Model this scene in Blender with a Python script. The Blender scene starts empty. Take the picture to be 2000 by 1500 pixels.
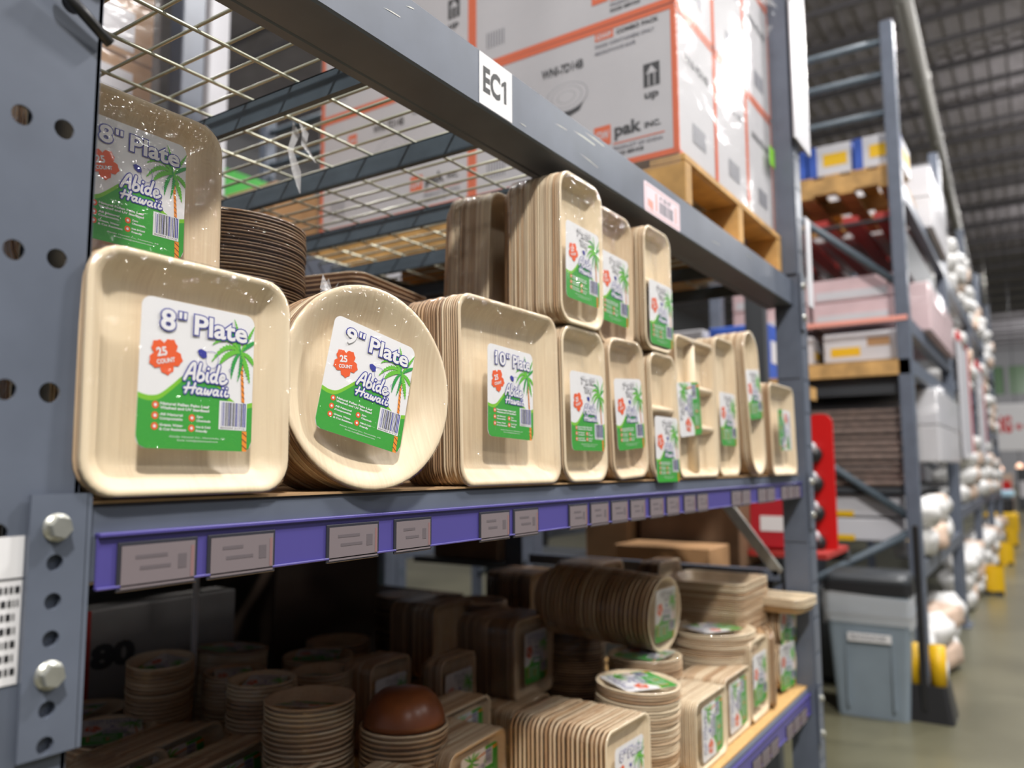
import bpy, math, random
from mathutils import Matrix, Vector
random.seed(7)
PI = math.pi
H = 1.25            # eye height: every z below is measured from the eye, W() adds this

sc = bpy.context.scene
col = sc.collection
# ------------------------------------------------------------------ camera
cam = bpy.data.cameras.new('camera'); cam.lens = 27.89; cam.sensor_width = 36.0
cam.clip_start = 0.02; cam.clip_end = 200
cam.dof.use_dof = True; cam.dof.focus_distance = 0.90; cam.dof.aperture_fstop = 3.3; cam.dof.aperture_blades = 0
co = bpy.data.objects.new('camera', cam); col.objects.link(co); sc.camera = co
yaw, pit, rol = 0.58633511, 0.10417713, -0.00477898
fv = Vector((0, math.cos(pit), math.sin(pit))); uv_ = Vector((0, -math.sin(pit), math.cos(pit))); rv = Vector((1, 0, 0))
r2 = math.cos(rol)*rv + math.sin(rol)*uv_; u2 = -math.sin(rol)*rv + math.cos(rol)*uv_
Mc = Matrix((( r2.x, u2.x, -fv.x), (r2.y, u2.y, -fv.y), (r2.z, u2.z, -fv.z)))
Mc = Matrix.Rotation(yaw, 3, 'Z') @ Mc
co.matrix_world = Matrix.Translation((0, 0, H)) @ Mc.to_4x4()
# ------------------------------------------------------------------ light
sc.view_settings.view_transform = 'Standard'; sc.view_settings.look = 'None'
sc.view_settings.gamma = 1.0; sc.view_settings.use_curve_mapping = False
sc.view_settings.exposure = -0.10
sc.cycles.transparent_max_bounces = 32
sc.cycles.max_bounces = 6; sc.cycles.diffuse_bounces = 3; sc.cycles.glossy_bounces = 3
sc.cycles.caustics_reflective = False; sc.cycles.caustics_refractive = False
sc.cycles.sample_clamp_indirect = 4.0
w = bpy.data.worlds.new('hall'); sc.world = w; w.use_nodes = True
w.node_tree.nodes['Background'].inputs[0].default_value = (0.80, 0.86, 1.0, 1)
w.node_tree.nodes['Background'].inputs[1].default_value = 0.19
def area(name, loc, target, size, energy, color=(1, .97, .93), sy=None):
    l = bpy.data.lights.new(name, 'AREA'); l.energy = energy; l.color = color
    l.shape = 'RECTANGLE'; l.size = size; l.size_y = sy or size
    o = bpy.data.objects.new(name, l); col.objects.link(o); o.location = loc
    o.rotation_euler = (Vector(target) - Vector(loc)).to_track_quat('-Z', 'Y').to_euler()
    return o
area('bay_or_fill_lamp', (2.3, -1.7, 4.9 + H), (-.62, 1.0, H), .36, 465, (1, .965, .92), .36)
for lx, ly, lz in ((5.2, 1.2, 4.4), (4.6, -2.8, 4.6), (1.0, 1.6, 4.9), (5.0, 4.2, 4.4), (.6, -4.2, 4.8), (3.0, 7.0, 4.8)): area('bay_or_fill_lamp', (lx, ly, lz + H), (-.9, 1.3, H - .4), .24, 40, (1, .97, .94), .24)  # small lamps added for glints on the film and lower-shelf fill
area('bay_or_fill_lamp', (1.6, 4.5, 5.2 + H), (-.3, 4.8, H), .8, 400, (1, .98, .96), .5)
area('bay_or_fill_lamp', (1.6, 10.0, 5.2 + H), (0, 10, 0), .8, 300, (1, .98, .97), .5)
area('bay_or_fill_lamp', (1.6, 16.0, 5.2 + H), (0, 16, 0), .8, 300, (1, .98, .97), .5)
area('bay_or_fill_lamp', (1.2, 42.0, 5.2 + H), (0, 46, 2), 1.2, 900, (1, .98, .97), .8)
area('bay_or_fill_lamp', (1.2, 24.0, 5.2 + H), (0, 24, 0), .8, 400, (1, .98, .97), .5)
area('bay_or_fill_lamp', (-5.2, 3.0, 5.2 + H), (-3.5, 3, 0), .8, 300, (1, .98, .97), .5)
for yl in (8.0, 17.0, 26.0): area('ceiling_fill', (1.6, yl, 4.6 + H), (1.0, yl, 8.4), .8, 45, (1, .97, .97), .5)  # upward lamps added only to brighten the ceiling

def W(x, y, z): return Vector((x, y, z + H))
# ------------------------------------------------------------------ materials
MATS = {}
def nmat(name):
    m = bpy.data.materials.new(name); m.use_nodes = True
    nt = m.node_tree; b = nt.nodes['Principled BSDF']; MATS[name] = m
    return m, nt, b
def N(nt, t, **k):
    n = nt.nodes.new(t)
    for a, v in k.items(): setattr(n, a, v)
    return n
def plain(name, c, rough=.5, metal=0, noise=0, nscale=40, bump=0, spec=.5, coat=0):
    m, nt, b = nmat(name)
    b.inputs['Base Color'].default_value = (*c, 1); b.inputs['Roughness'].default_value = rough
    b.inputs['Metallic'].default_value = metal; b.inputs['Specular IOR Level'].default_value = spec
    b.inputs['Coat Weight'].default_value = coat
    if noise or bump:
        tc = N(nt, 'ShaderNodeTexCoord'); nz = N(nt, 'ShaderNodeTexNoise'); nz.inputs['Scale'].default_value = nscale
        nz.inputs['Detail'].default_value = 5
        nt.links.new(tc.outputs['Object'], nz.inputs['Vector'])
        if noise:
            mr = N(nt, 'ShaderNodeMapRange'); mr.inputs[3].default_value = 1 - noise; mr.inputs[4].default_value = 1 + noise
            mr.inputs[1].default_value = .3; mr.inputs[2].default_value = .7
            nt.links.new(nz.outputs['Fac'], mr.inputs[0])
            mx = N(nt, 'ShaderNodeVectorMath', operation='SCALE'); mx.inputs[0].default_value = c
            nt.links.new(mr.outputs[0], mx.inputs['Scale']); nt.links.new(mx.outputs[0], b.inputs['Base Color'])
        if bump:
            bp = N(nt, 'ShaderNodeBump'); bp.inputs['Strength'].default_value = bump; bp.inputs['Distance'].default_value = .002
            nt.links.new(nz.outputs['Fac'], bp.inputs['Height']); nt.links.new(bp.outputs[0], b.inputs['Normal'])
    return m
def leafmat(name, cream, brown, rough=.5, shift=.36):
    """pressed palm leaf: grain lines along local Y, colour set by the object property 'tone'"""
    m, nt, b = nmat(name)
    tc = N(nt, 'ShaderNodeTexCoord'); oi = N(nt, 'ShaderNodeObjectInfo')
    add = N(nt, 'ShaderNodeVectorMath', operation='ADD')
    sclr = N(nt, 'ShaderNodeVectorMath', operation='SCALE'); cmb = N(nt, 'ShaderNodeCombineXYZ')
    nt.links.new(oi.outputs['Random'], cmb.inputs[0]); nt.links.new(oi.outputs['Random'], cmb.inputs[1])
    nt.links.new(cmb.outputs[0], sclr.inputs[0]); sclr.inputs['Scale'].default_value = 9.0
    nt.links.new(tc.outputs['Object'], add.inputs[0]); nt.links.new(sclr.outputs[0], add.inputs[1])
    mp = N(nt, 'ShaderNodeMapping'); mp.inputs['Scale'].default_value = (420, 9, 60)
    nt.links.new(add.outputs[0], mp.inputs[0])
    g = N(nt, 'ShaderNodeTexNoise'); g.inputs['Scale'].default_value = 1; g.inputs['Detail'].default_value = 4
    nt.links.new(mp.outputs[0], g.inputs['Vector'])
    mp2 = N(nt, 'ShaderNodeMapping'); mp2.inputs['Scale'].default_value = (26, 7, 20)
    nt.links.new(add.outputs[0], mp2.inputs[0])
    g2 = N(nt, 'ShaderNodeTexNoise'); g2.inputs['Scale'].default_value = 1; g2.inputs['Detail'].default_value = 3
    nt.links.new(mp2.outputs[0], g2.inputs['Vector'])
    at = N(nt, 'ShaderNodeAttribute', attribute_type='OBJECT', attribute_name='tone')
    m1 = N(nt, 'ShaderNodeMath', operation='MULTIPLY_ADD'); m1.inputs[1].default_value = .30; nt.links.new(g.outputs['Fac'], m1.inputs[0])
    nt.links.new(at.outputs['Fac'], m1.inputs[2])
    m2 = N(nt, 'ShaderNodeMath', operation='MULTIPLY_ADD'); m2.inputs[1].default_value = .42; nt.links.new(g2.outputs['Fac'], m2.inputs[0])
    nt.links.new(m1.outputs[0], m2.inputs[2])
    m3 = N(nt, 'ShaderNodeMath', operation='SUBTRACT'); m3.inputs[1].default_value = shift; nt.links.new(m2.outputs[0], m3.inputs[0])
    cr = N(nt, 'ShaderNodeValToRGB'); e = cr.color_ramp.elements
    e[0].position = 0.0; e[0].color = (*cream, 1); e[1].position = 1.0; e[1].color = (*brown, 1)
    mid = e.new(.45); mid.color = (.50, .31, .165, 1)
    nt.links.new(m3.outputs[0], cr.inputs[0]); nt.links.new(cr.outputs[0], b.inputs['Base Color'])
    b.inputs['Roughness'].default_value = rough
    bp = N(nt, 'ShaderNodeBump'); bp.inputs['Strength'].default_value = .12; bp.inputs['Distance'].default_value = .001
    nt.links.new(g.outputs['Fac'], bp.inputs['Height']); nt.links.new(bp.outputs[0], b.inputs['Normal'])
    return m
def filmmat(name, rough=.1, bump=.5, scale=60, haze=.03, ior=1.45, stretch=(1, 1, 1), tint=(.97, .97, .97)):
    m, nt, b = nmat(name); nt.nodes.remove(b); out = nt.nodes['Material Output']
    tc = N(nt, 'ShaderNodeTexCoord'); mp = N(nt, 'ShaderNodeMapping'); mp.inputs['Scale'].default_value = stretch
    nz = N(nt, 'ShaderNodeTexNoise'); nz.inputs['Scale'].default_value = scale; nz.inputs['Detail'].default_value = 3; nz.inputs['Distortion'].default_value = 1.2
    nt.links.new(tc.outputs['Object'], mp.inputs[0]); nt.links.new(mp.outputs[0], nz.inputs['Vector'])
    bp = N(nt, 'ShaderNodeBump'); bp.inputs['Strength'].default_value = bump; bp.inputs['Distance'].default_value = .004
    nt.links.new(nz.outputs['Fac'], bp.inputs['Height'])
    lw = N(nt, 'ShaderNodeLayerWeight'); lw.inputs['Blend'].default_value = .5; nt.links.new(bp.outputs[0], lw.inputs['Normal'])
    pw = N(nt, 'ShaderNodeMath', operation='POWER'); pw.inputs[1].default_value = 4.0; nt.links.new(lw.outputs['Facing'], pw.inputs[0])
    ma = N(nt, 'ShaderNodeMath', operation='MULTIPLY_ADD'); ma.inputs[1].default_value = .30; ma.inputs[2].default_value = (ior-1)*.11
    nt.links.new(pw.outputs[0], ma.inputs[0])
    ge = N(nt, 'ShaderNodeNewGeometry'); sb = N(nt, 'ShaderNodeMath', operation='SUBTRACT'); sb.inputs[0].default_value = 1.0
    nt.links.new(ge.outputs['Backfacing'], sb.inputs[1])
    fr = N(nt, 'ShaderNodeMath', operation='MULTIPLY'); nt.links.new(ma.outputs[0], fr.inputs[0]); nt.links.new(sb.outputs[0], fr.inputs[1])
    gl = N(nt, 'ShaderNodeBsdfGlossy'); gl.inputs['Roughness'].default_value = rough; nt.links.new(bp.outputs[0], gl.inputs['Normal'])
    tr = N(nt, 'ShaderNodeBsdfTransparent'); tr.inputs[0].default_value = (*tint, 1)
    df = N(nt, 'ShaderNodeBsdfDiffuse'); df.inputs[0].default_value = (.9, .9, .92, 1)
    mh = N(nt, 'ShaderNodeMixShader'); mh.inputs[0].default_value = haze
    nt.links.new(tr.outputs[0], mh.inputs[1]); nt.links.new(df.outputs[0], mh.inputs[2])
    ms = N(nt, 'ShaderNodeMixShader'); nt.links.new(fr.outputs[0], ms.inputs[0])
    nt.links.new(mh.outputs[0], ms.inputs[1]); nt.links.new(gl.outputs[0], ms.inputs[2])
    nt.links.new(ms.outputs[0], out.inputs[0])
    return m
leaf = leafmat('palm_leaf', (.82, .675, .47), (.13, .06, .026))
leafu = leafmat('palm_leaf_gap_shade', (.70, .50, .29), (.10, .042, .016), .55, .16)  # browner twin of the leaf: shade between nested rims painted on undersides
film = filmmat('shrink_film', .055, .95, 42, .012, 1.6)
wrapm = filmmat('stretch_film', .18, .8, 9, .06, 1.6, (1, 1, 3))
fluff = filmmat('bunched_film', .2, 1.0, 60, .25, 1.5)
paint = plain('rack_paint', (.112, .130, .170), .38, 0, .10, 14, .05)
paintd = plain('channel_paint', (.075, .10, .125), .5, 0, .12, 20)
galv = plain('galvanised_steel', (.55, .55, .50), .35, .8, .1, 60)
wirem = plain('zinc_wire', (.52, .52, .42), .38, .75)
blue = plain('blue_rail_plastic', (.075, .062, .26), .35, 0, 0, 40, 0, .6)
tagm = plain('price_card', (.18, .148, .158), .6)
tagink = plain('price_ink', (.12, .10, .11), .6)
tagred = plain('price_red', (.24, .13, .13), .6)
tagholder = plain('clear_tag_holder', (.035, .035, .045), .2)
white = plain('white_paper', (.78, .77, .78), .55)
green = plain('print_green', (.035, .33, .03), .42)
lime = plain('print_lime', (.20, .52, .02), .42)
palmg = plain('print_palm_green', (.13, .50, .03), .42)
palmd = plain('print_dark_palm', (.02, .33, .05), .42)
navy = plain('print_navy', (.025, .03, .30), .42)
orange = plain('print_orange_red', (.80, .10, .012), .42)
trunk = plain('print_trunk', (.85, .26, .015), .42)
black = plain('black_print', (.02, .02, .022), .5)
pink = plain('pink_print', (.80, .33, .26), .5)
pinkbg = plain('pale_pink_card', (.80, .66, .72), .5)
grey = plain('grey_print', (.22, .22, .25), .5)
carton = plain('white_carton', (.56, .55, .575), .6, 0, .04, 6)
kraft = plain('kraft_carton', (.36, .20, .09), .7, 0, .12, 8)
kraftx = plain('shade_kraft', (.045, .026, .016), .8)  # near-black kraft: the darkness behind the shelves is put into the colour
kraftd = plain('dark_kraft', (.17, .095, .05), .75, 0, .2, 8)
cardb = plain('cardboard', (.42, .26, .13), .75, 0, .15, 30)
orangeb = plain('orange_carton_stripe', (.74, .13, .03), .55)
woodm = plain('pallet_wood', (.50, .29, .10), .7, 0, .3, 12, .3)
board = plain('particle_board', (.62, .38, .15), .5, 0, .18, 160, .1)
blackm = plain('black_plastic', (.018, .018, .02), .4)
darkm = plain('dark_plastic', (.05, .055, .062), .45)
binm = plain('grey_bin_plastic', (.23, .28, .33), .4, 0, .05, 8)
redm = plain('red_paint', (.62, .012, .012), .3)
reddk = plain('dark_red', (.38, .03, .025), .5)
yellow = plain('yellow_plastic', (.75, .45, .008), .45)
bluebox = plain('blue_carton', (.03, .09, .42), .55, 0, .2, 9)
palebox = plain('pale_pink_carton', (.62, .45, .47), .6, 0, .1, 6)
sack = plain('white_sack', (.72, .71, .70), .45, 0, .12, 14, .5)
tansack = plain('tan_sack', (.62, .46, .36), .5, 0, .2, 12, .4)
brownroll = plain('brown_paper_bundle', (.20, .14, .115), .55, 0, .3, 25, .3)
whitemt = plain('white_steel', (.58, .575, .61), .4)
brasst = plain('brown_bowl', (.20, .062, .022), .32, 0, .2, 20)
# ------------------------------------------------------------------ mesh helpers
class MB:
    def __init__(s): s.v = []; s.f = []; s.m = []; s.s = []
    def add(s, vs, fs, mi=0, sm=False, M=None):
        o = len(s.v)
        for p in vs:
            p = Vector(p)
            if M is not None: p = M @ p
            s.v.append(tuple(p))
        for f in fs:
            s.f.append(tuple(i + o for i in f)); s.m.append(mi); s.s.append(sm)
        return s
    def box(s, x0, x1, y0, y1, z0, z1, mi=0, c=0, M=None):
        if x1 < x0: x0, x1 = x1, x0
        if y1 < y0: y0, y1 = y1, y0
        if z1 < z0: z0, z1 = z1, z0
        if c <= 0:
            vs = [(x, y, z) for z in (z0, z1) for y in (y0, y1) for x in (x0, x1)]
            fs = [(0, 2, 3, 1), (4, 5, 7, 6), (0, 1, 5, 4), (2, 6, 7, 3), (0, 4, 6, 2), (1, 3, 7, 5)]
            return s.add(vs, fs, mi, False, M)
        vs = []; idx = {}
        for sx, X in ((-1, x0), (1, x1)):
            for sy, Y in ((-1, y0), (1, y1)):
                for sz, Z in ((-1, z0), (1, z1)):
                    for ax in range(3):
                        p = [X, Y, Z]; sg = (sx, sy, sz)
                        for k in range(3):
                            if k != ax: p[k] -= sg[k]*c
                        idx[(sx, sy, sz, ax)] = len(vs); vs.append(tuple(p))
        fs = []
        def q(*k): fs.append(tuple(idx[i] for i in k))
        for g in (-1, 1):
            q((g,-1,-1,0),(g,1,-1,0),(g,1,1,0),(g,-1,1,0)); q((-1,g,-1,1),(1,g,-1,1),(1,g,1,1),(-1,g,1,1)); q((-1,-1,g,2),(1,-1,g,2),(1,1,g,2),(-1,1,g,2))
        for a in (-1, 1):
            for b in (-1, 1):
                q((a,b,-1,0),(a,b,1,0),(a,b,1,1),(a,b,-1,1)); q((a,-1,b,0),(a,1,b,0),(a,1,b,2),(a,-1,b,2)); q((-1,a,b,1),(1,a,b,1),(1,a,b,2),(-1,a,b,2))
                for d in (-1, 1): q((a,b,d,0),(a,b,d,1),(a,b,d,2))
        return s.add(vs, fs, mi, False, M)
    def loft(s, rings, mi=0, sm=True, cap0=True, cap1=True, M=None, closed=True):
        n = len(rings[0]); vs = [p for r in rings for p in r]; fs = []
        for k in range(len(rings)-1):
            for i in range(n if closed else n-1):
                j = (i+1) % n
                fs.append((k*n+i, k*n+j, (k+1)*n+j, (k+1)*n+i))
        if cap0: fs.append(tuple(range(n-1, -1, -1)))
        if cap1: fs.append(tuple((len(rings)-1)*n+i for i in range(n)))
        return s.add(vs, fs, mi, sm, M)
    def cyl(s, p0, p1, r, seg=12, mi=0, r1=None, sm=True, cap=True):
        p0, p1 = Vector(p0), Vector(p1); d = (p1-p0).normalized()
        a = d.orthogonal().normalized(); b = d.cross(a); r1 = r if r1 is None else r1
        R = [[p + (a*math.cos(t*2*PI/seg) + b*math.sin(t*2*PI/seg))*q for t in range(seg)] for p, q in ((p0, r), (p1, r1))]
        return s.loft(R, mi, sm, cap, cap)
    def prism(s, poly, z0, z1, mi=0, M=None):
        n = len(poly); vs = [(x, y, z0) for x, y in poly] + [(x, y, z1) for x, y in poly]
        fs = [tuple(range(n-1, -1, -1)), tuple(range(n, 2*n))] + [(i, (i+1) % n, n+(i+1) % n, n+i) for i in range(n)]
        return s.add(vs, fs, mi, False, M)
    def mesh(s, name, mats):
        me = bpy.data.meshes.new(name); me.from_pydata(s.v, [], s.f)
        for m in mats: me.materials.append(m)
        me.polygons.foreach_set('material_index', s.m); me.polygons.foreach_set('use_smooth', s.s); me.update()
        return me
def obj(name, me, parent=None, M=None, mats=None, label=None):
    if isinstance(me, MB): me = me.mesh(name, mats if isinstance(mats, (list, tuple)) else [mats])
    o = bpy.data.objects.new(name, me); col.objects.link(o)
    if parent is not None: o.parent = parent
    if M is not None: o.matrix_basis = M if isinstance(M, Matrix) else Matrix.Translation(M)
    if label: o['label'] = label
    return o
def tag(o, label, cat, group=None):
    o['label'] = label; o['category'] = cat
    if group: o['group'] = group
    return o
def thing(name, label, cat, M=(0, 0, 0), group=None):
    o = bpy.data.objects.new(name, None); col.objects.link(o); o.empty_display_size = .05
    o.matrix_basis = M if isinstance(M, Matrix) else Matrix.Translation(M)
    return tag(o, label, cat, group)
def struct(o): o['kind'] = 'structure'; return o
def T(*p): return Matrix.Translation(p)
def RZ(a): return Matrix.Rotation(math.radians(a), 4, 'Z')
def RX(a): return Matrix.Rotation(math.radians(a), 4, 'X')
def RY(a): return Matrix.Rotation(math.radians(a), 4, 'Y')
def rring(w_, h_, r, z, seg=6):
    r = max(min(r, w_/2-1e-4, h_/2-1e-4), .0005); P = []
    for cx, cy, a0 in ((w_/2-r, h_/2-r, 0), (-w_/2+r, h_/2-r, 90), (-w_/2+r, -h_/2+r, 180), (w_/2-r, -h_/2+r, 270)):
        for k in range(seg+1):
            a = math.radians(a0 + 90*k/seg); P.append((cx + r*math.cos(a), cy + r*math.sin(a), z))
    return P
def ring(kind, inset, z):
    K = KINDS[kind]
    if K['s'] == 'round':
        R = K['w']/2 - inset; n = 56
        return [(R*math.cos(2*PI*i/n), R*math.sin(2*PI*i/n), z) for i in range(n)]
    return rring(K['w']-2*inset, K['h']-2*inset, max(K['r']-inset*.75, .007), z)
#        shape, width, height, corner radius, depth, wall run, pitch
KINDS = {
 'sq8':  dict(s='rect', w=.203, h=.203, r=.030, d=.018, wall=.030, p=.0040),
 'sq10': dict(s='rect', w=.252, h=.254, r=.026, d=.024, wall=.034, p=.0037),
 'rd9':  dict(s='round', w=.228, h=.228, r=0, d=.020, wall=.042, p=.0040),
 'rd10': dict(s='round', w=.250, h=.250, r=0, d=.022, wall=.040, p=.0046),
 'rd7':  dict(s='round', w=.178, h=.178, r=0, d=.018, wall=.030, p=.0046),
 'tray': dict(s='rect', w=.146, h=.250, r=.032, d=.022, wall=.024, p=.0040),
 'ntray': dict(s='rect', w=.132, h=.246, r=.030, d=.022, wall=.022, p=.0040, div=1),
 'comp': dict(s='rect', w=.235, h=.300, r=.022, d=.024, wall=.020, p=.0040, div=2),
 'long': dict(s='rect', w=.150, h=.330, r=.030, d=.022, wall=.022, p=.0040),
 'oval': dict(s='rect', w=.120, h=.370, r=.060, d=.024, wall=.030, p=.0040),
 'sq7':  dict(s='rect', w=.178, h=.178, r=.026, d=.018, wall=.026, p=.0052),
 'sqb':  dict(s='rect', w=.150, h=.200, r=.024, d=.022, wall=.022, p=.0052),
 'bowl': dict(s='round', w=.138, h=.138, r=0, d=.046, wall=.030, p=.0082),
 'bowlb': dict(s='round', w=.162, h=.162, r=0, d=.045, wall=.035, p=.0085),
 'hbowl': dict(s='round', w=.186, h=.186, r=0, d=.050, wall=.040, p=.0100),
}
def plate_mesh(kind, front=False):
    K = KINDS[kind]; d, wl = K['d'], K['wall']; t = .0021
    prof = [(0, -.0002), (.0012, .0006), (.004, .0004), (.007, -.0012), (wl*.42, -d*.45), (wl*.72, -d*.86), (wl*.88, -d*.975), (wl*1.08, -d)]
    if K['s'] == 'round' and d < .03:
        prof = [(0, -.0002), (.0012, .0006), (.005, .0002), (wl*.3, -d*.20), (wl*.6, -d*.55), (wl*.85, -d*.90), (wl, -d), (wl*1.15, -d)]
    mb = MB()
    top = [ring(kind, i, z) for i, z in prof]
    bot = [ring(kind, max(0, i - (t if i > .003 else 0)), z - t*1.05) for i, z in prof]
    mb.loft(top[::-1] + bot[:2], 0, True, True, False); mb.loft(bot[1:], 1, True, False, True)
    if K.get('div') and front:
        wi, hi = K['w'] - 2*wl, K['h'] - 2*wl; zt = -.003; zb = -d - .0005
        def ridge(L, M):
            P = [[(-L/2, y, z) for y, z in ((-.012, zb), (-.005, zt-.002), (0, zt), (.005, zt-.002), (.012, zb))],
                 [(L/2, y, z) for y, z in ((-.012, zb), (-.005, zt-.002), (0, zt), (.005, zt-.002), (.012, zb))]]
            mb.loft(P, 0, True, M=M)
        if K['div'] == 1: ridge(wi + .022, T(0, .012, 0))
        else:
            ridge(hi + .02, RZ(90)); ridge(wi + .02, T(0, hi/6, 0)); ridge(wi + .02, T(0, -hi/6, 0))
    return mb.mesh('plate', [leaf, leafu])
PM = {}
def pmesh(kind, front=False):
    k = (kind, bool(front and KINDS[kind].get('div')))
    if k not in PM: PM[k] = plate_mesh(kind, k[1])
    return PM[k]
FM = {}
def film_mesh(kind, n, p):
    k = (kind, n, round(p, 5))
    if k not in FM:
        K = KINDS[kind]; d, wl = K['d'], K['wall']; L = (n-1)*p; mb = MB()
        seq = [(.030, .0021), (.012, .0024), (.003, .0021), (-.0012, .0002), (-.0014, -.004), (-.0014, -L*.5), (-.0014, -L-.003), (.004, -L-.006), (wl*.75, -L-d*.95-.002), (wl, -L-d-.0030)]
        mb.loft([ring(kind, i, z) for i, z in seq[::-1]], 0, True)
        FM[k] = mb.mesh('shrink_wrap', [film])
    return FM[k]
# ------------------------------------------------------------------ flat lettering
TG = {}
def text_geo(s, size=1.0, off=0.0, shear=0.0, spacing=1.0):
    k = (s, size, off, shear, spacing)
    if k in TG: return TG[k]
    c = bpy.data.curves.new('lettering', 'FONT'); c.body = s; c.size = size; c.offset = off; c.shear = shear
    c.space_character = spacing; c.resolution_u = 3; c.fill_mode = 'FRONT' if hasattr(c, 'fill_mode') else c.fill_mode
    o = bpy.data.objects.new('lettering', c); col.objects.link(o)
    dg = bpy.context.evaluated_depsgraph_get(); me = bpy.data.meshes.new_from_object(o.evaluated_get(dg))
    vs = [(v.co.x, v.co.y) for v in me.vertices]; fs = [tuple(p.vertices) for p in me.polygons]
    bpy.data.objects.remove(o); bpy.data.curves.remove(c); bpy.data.meshes.remove(me)
    TG[k] = (vs, fs); return TG[k]
def put_text(mb, s, x, y, width=None, height=None, z=0, mi=0, off=0.0, shear=0.0, rot=0, M=None, align='l', spacing=1.0):
    """places flat lettering; height is the cap height, width (if given) fits the line; off in cap heights"""
    vs0, _ = text_geo(s, 1.0, 0.0, shear, spacing)
    if not vs0: return
    hx, _h = text_geo('H', 1.0); cap = max(v[1] for v in hx)
    xs = [v[0] for v in vs0]; xa, xb = min(xs), max(xs)
    sy = (height/cap) if height else (width/(xb-xa)); sx = (width/(xb-xa)) if width else sy
    vs, fs = text_geo(s, 1.0, off*cap, shear, spacing)
    ca, sa = math.cos(math.radians(rot)), math.sin(math.radians(rot)); out = []
    sh = {'l': 0, 'c': -(xb-xa)*sx/2, 'r': -(xb-xa)*sx}[align]
    for vx, vy in vs:
        px, py = (vx-xa)*sx + sh, vy*sy
        out.append((x + px*ca - py*sa, y + px*sa + py*ca, z))
    mb.add(out, fs, mi, False, M)
ZK = [0]
def zj():
    ZK[0] = (ZK[0] + 5) % 17; return ZK[0]*7e-6
def poly(mb, pts, z, mi, M=None):
    z += zj(); mb.add([(x, y, z) for x, y in pts], [tuple(range(len(pts)))], mi, False, M)
def catmull(P, n=5):
    if len(P) < 3: return P
    Q = [P[0]] + list(P) + [P[-1]]; out = []
    for i in range(1, len(Q)-2):
        for k in range(n):
            t = k/n; r = []
            for a in range(2):
                p0, p1, p2, p3 = Q[i-1][a], Q[i][a], Q[i+1][a], Q[i+2][a]
                r.append(.5*((2*p1) + (-p0+p2)*t + (2*p0-5*p1+4*p2-p3)*t*t + (-p0+3*p1-3*p2+p3)*t**3))
            out.append(tuple(r))
    out.append(P[-1]); return out
def stroke(mb, P, wd, z, mi, smooth=True, seg=8):
    P = catmull(P) if smooth else P
    for (ax, ay), (bx, by) in zip(P, P[1:]):
        dx, dy = bx-ax, by-ay; L = math.hypot(dx, dy)
        if L < 1e-7: continue
        nx, ny = -dy/L*wd/2, dx/L*wd/2
        zz = z + zj(); mb.add([(ax+nx, ay+ny, zz), (ax-nx, ay-ny, zz), (bx-nx, by-ny, zz), (bx+nx, by+ny, zz)], [(0, 1, 2, 3)], mi)
    for x, y in P: poly(mb, [(x + wd/2*math.cos(2*PI*k/seg), y + wd/2*math.sin(2*PI*k/seg)) for k in range(seg)], z, mi)
def disc(cx, cy, r, n=20, sx=1): return [(cx + sx*r*math.cos(2*PI*k/n), cy + r*math.sin(2*PI*k/n)) for k in range(n)]
ABIDE = [[(0, 0), (.12, .45), (.28, .92), (.42, 1.0), (.46, .5), (.50, .05)], [(.10, .38), (.48, .42)],
 [(.74, 1.05), (.70, .5), (.68, .12), (.82, 0), (1.0, .12), (1.0, .36), (.86, .48), (.70, .38)],
 [(1.20, .52), (1.20, .12), (1.30, 0)], [(1.20, .80), (1.21, .81)],
 [(1.72, .42), (1.56, .50), (1.42, .28), (1.52, .02), (1.70, .12)], [(1.80, 1.05), (1.74, .5), (1.73, .1), (1.82, 0)],
 [(1.98, .24), (2.18, .30), (2.16, .48), (2.03, .48), (1.95, .25), (2.04, 0), (2.22, .02), (2.36, .18)]]
HAWAII = [[(.10, 1.0), (.08, .5), (.0, 0)], [(.52, 1.0), (.48, .5), (.44, 0)], [(-.12, .46), (.3, .52), (.62, .56)],
 [(1.0, .46), (.82, .52), (.72, .25), (.82, 0), (.98, .16), (1.02, .5), (1.02, .08), (1.12, 0)],
 [(1.26, .52), (1.24, .1), (1.36, .04), (1.46, .4), (1.48, .06), (1.60, .04), (1.70, .52)],
 [(2.12, .46), (1.94, .52), (1.84, .25), (1.94, 0), (2.10, .16), (2.14, .5), (2.14, .08), (2.24, 0)],
 [(2.40, .5), (2.38, .12), (2.48, 0)], [(2.43, .82), (2.44, .83)], [(2.68, .5), (2.66, .12), (2.78, 0), (2.9, .1)], [(2.71, .82), (2.72, .83)]]
LW, LH = .114, .127
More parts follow.
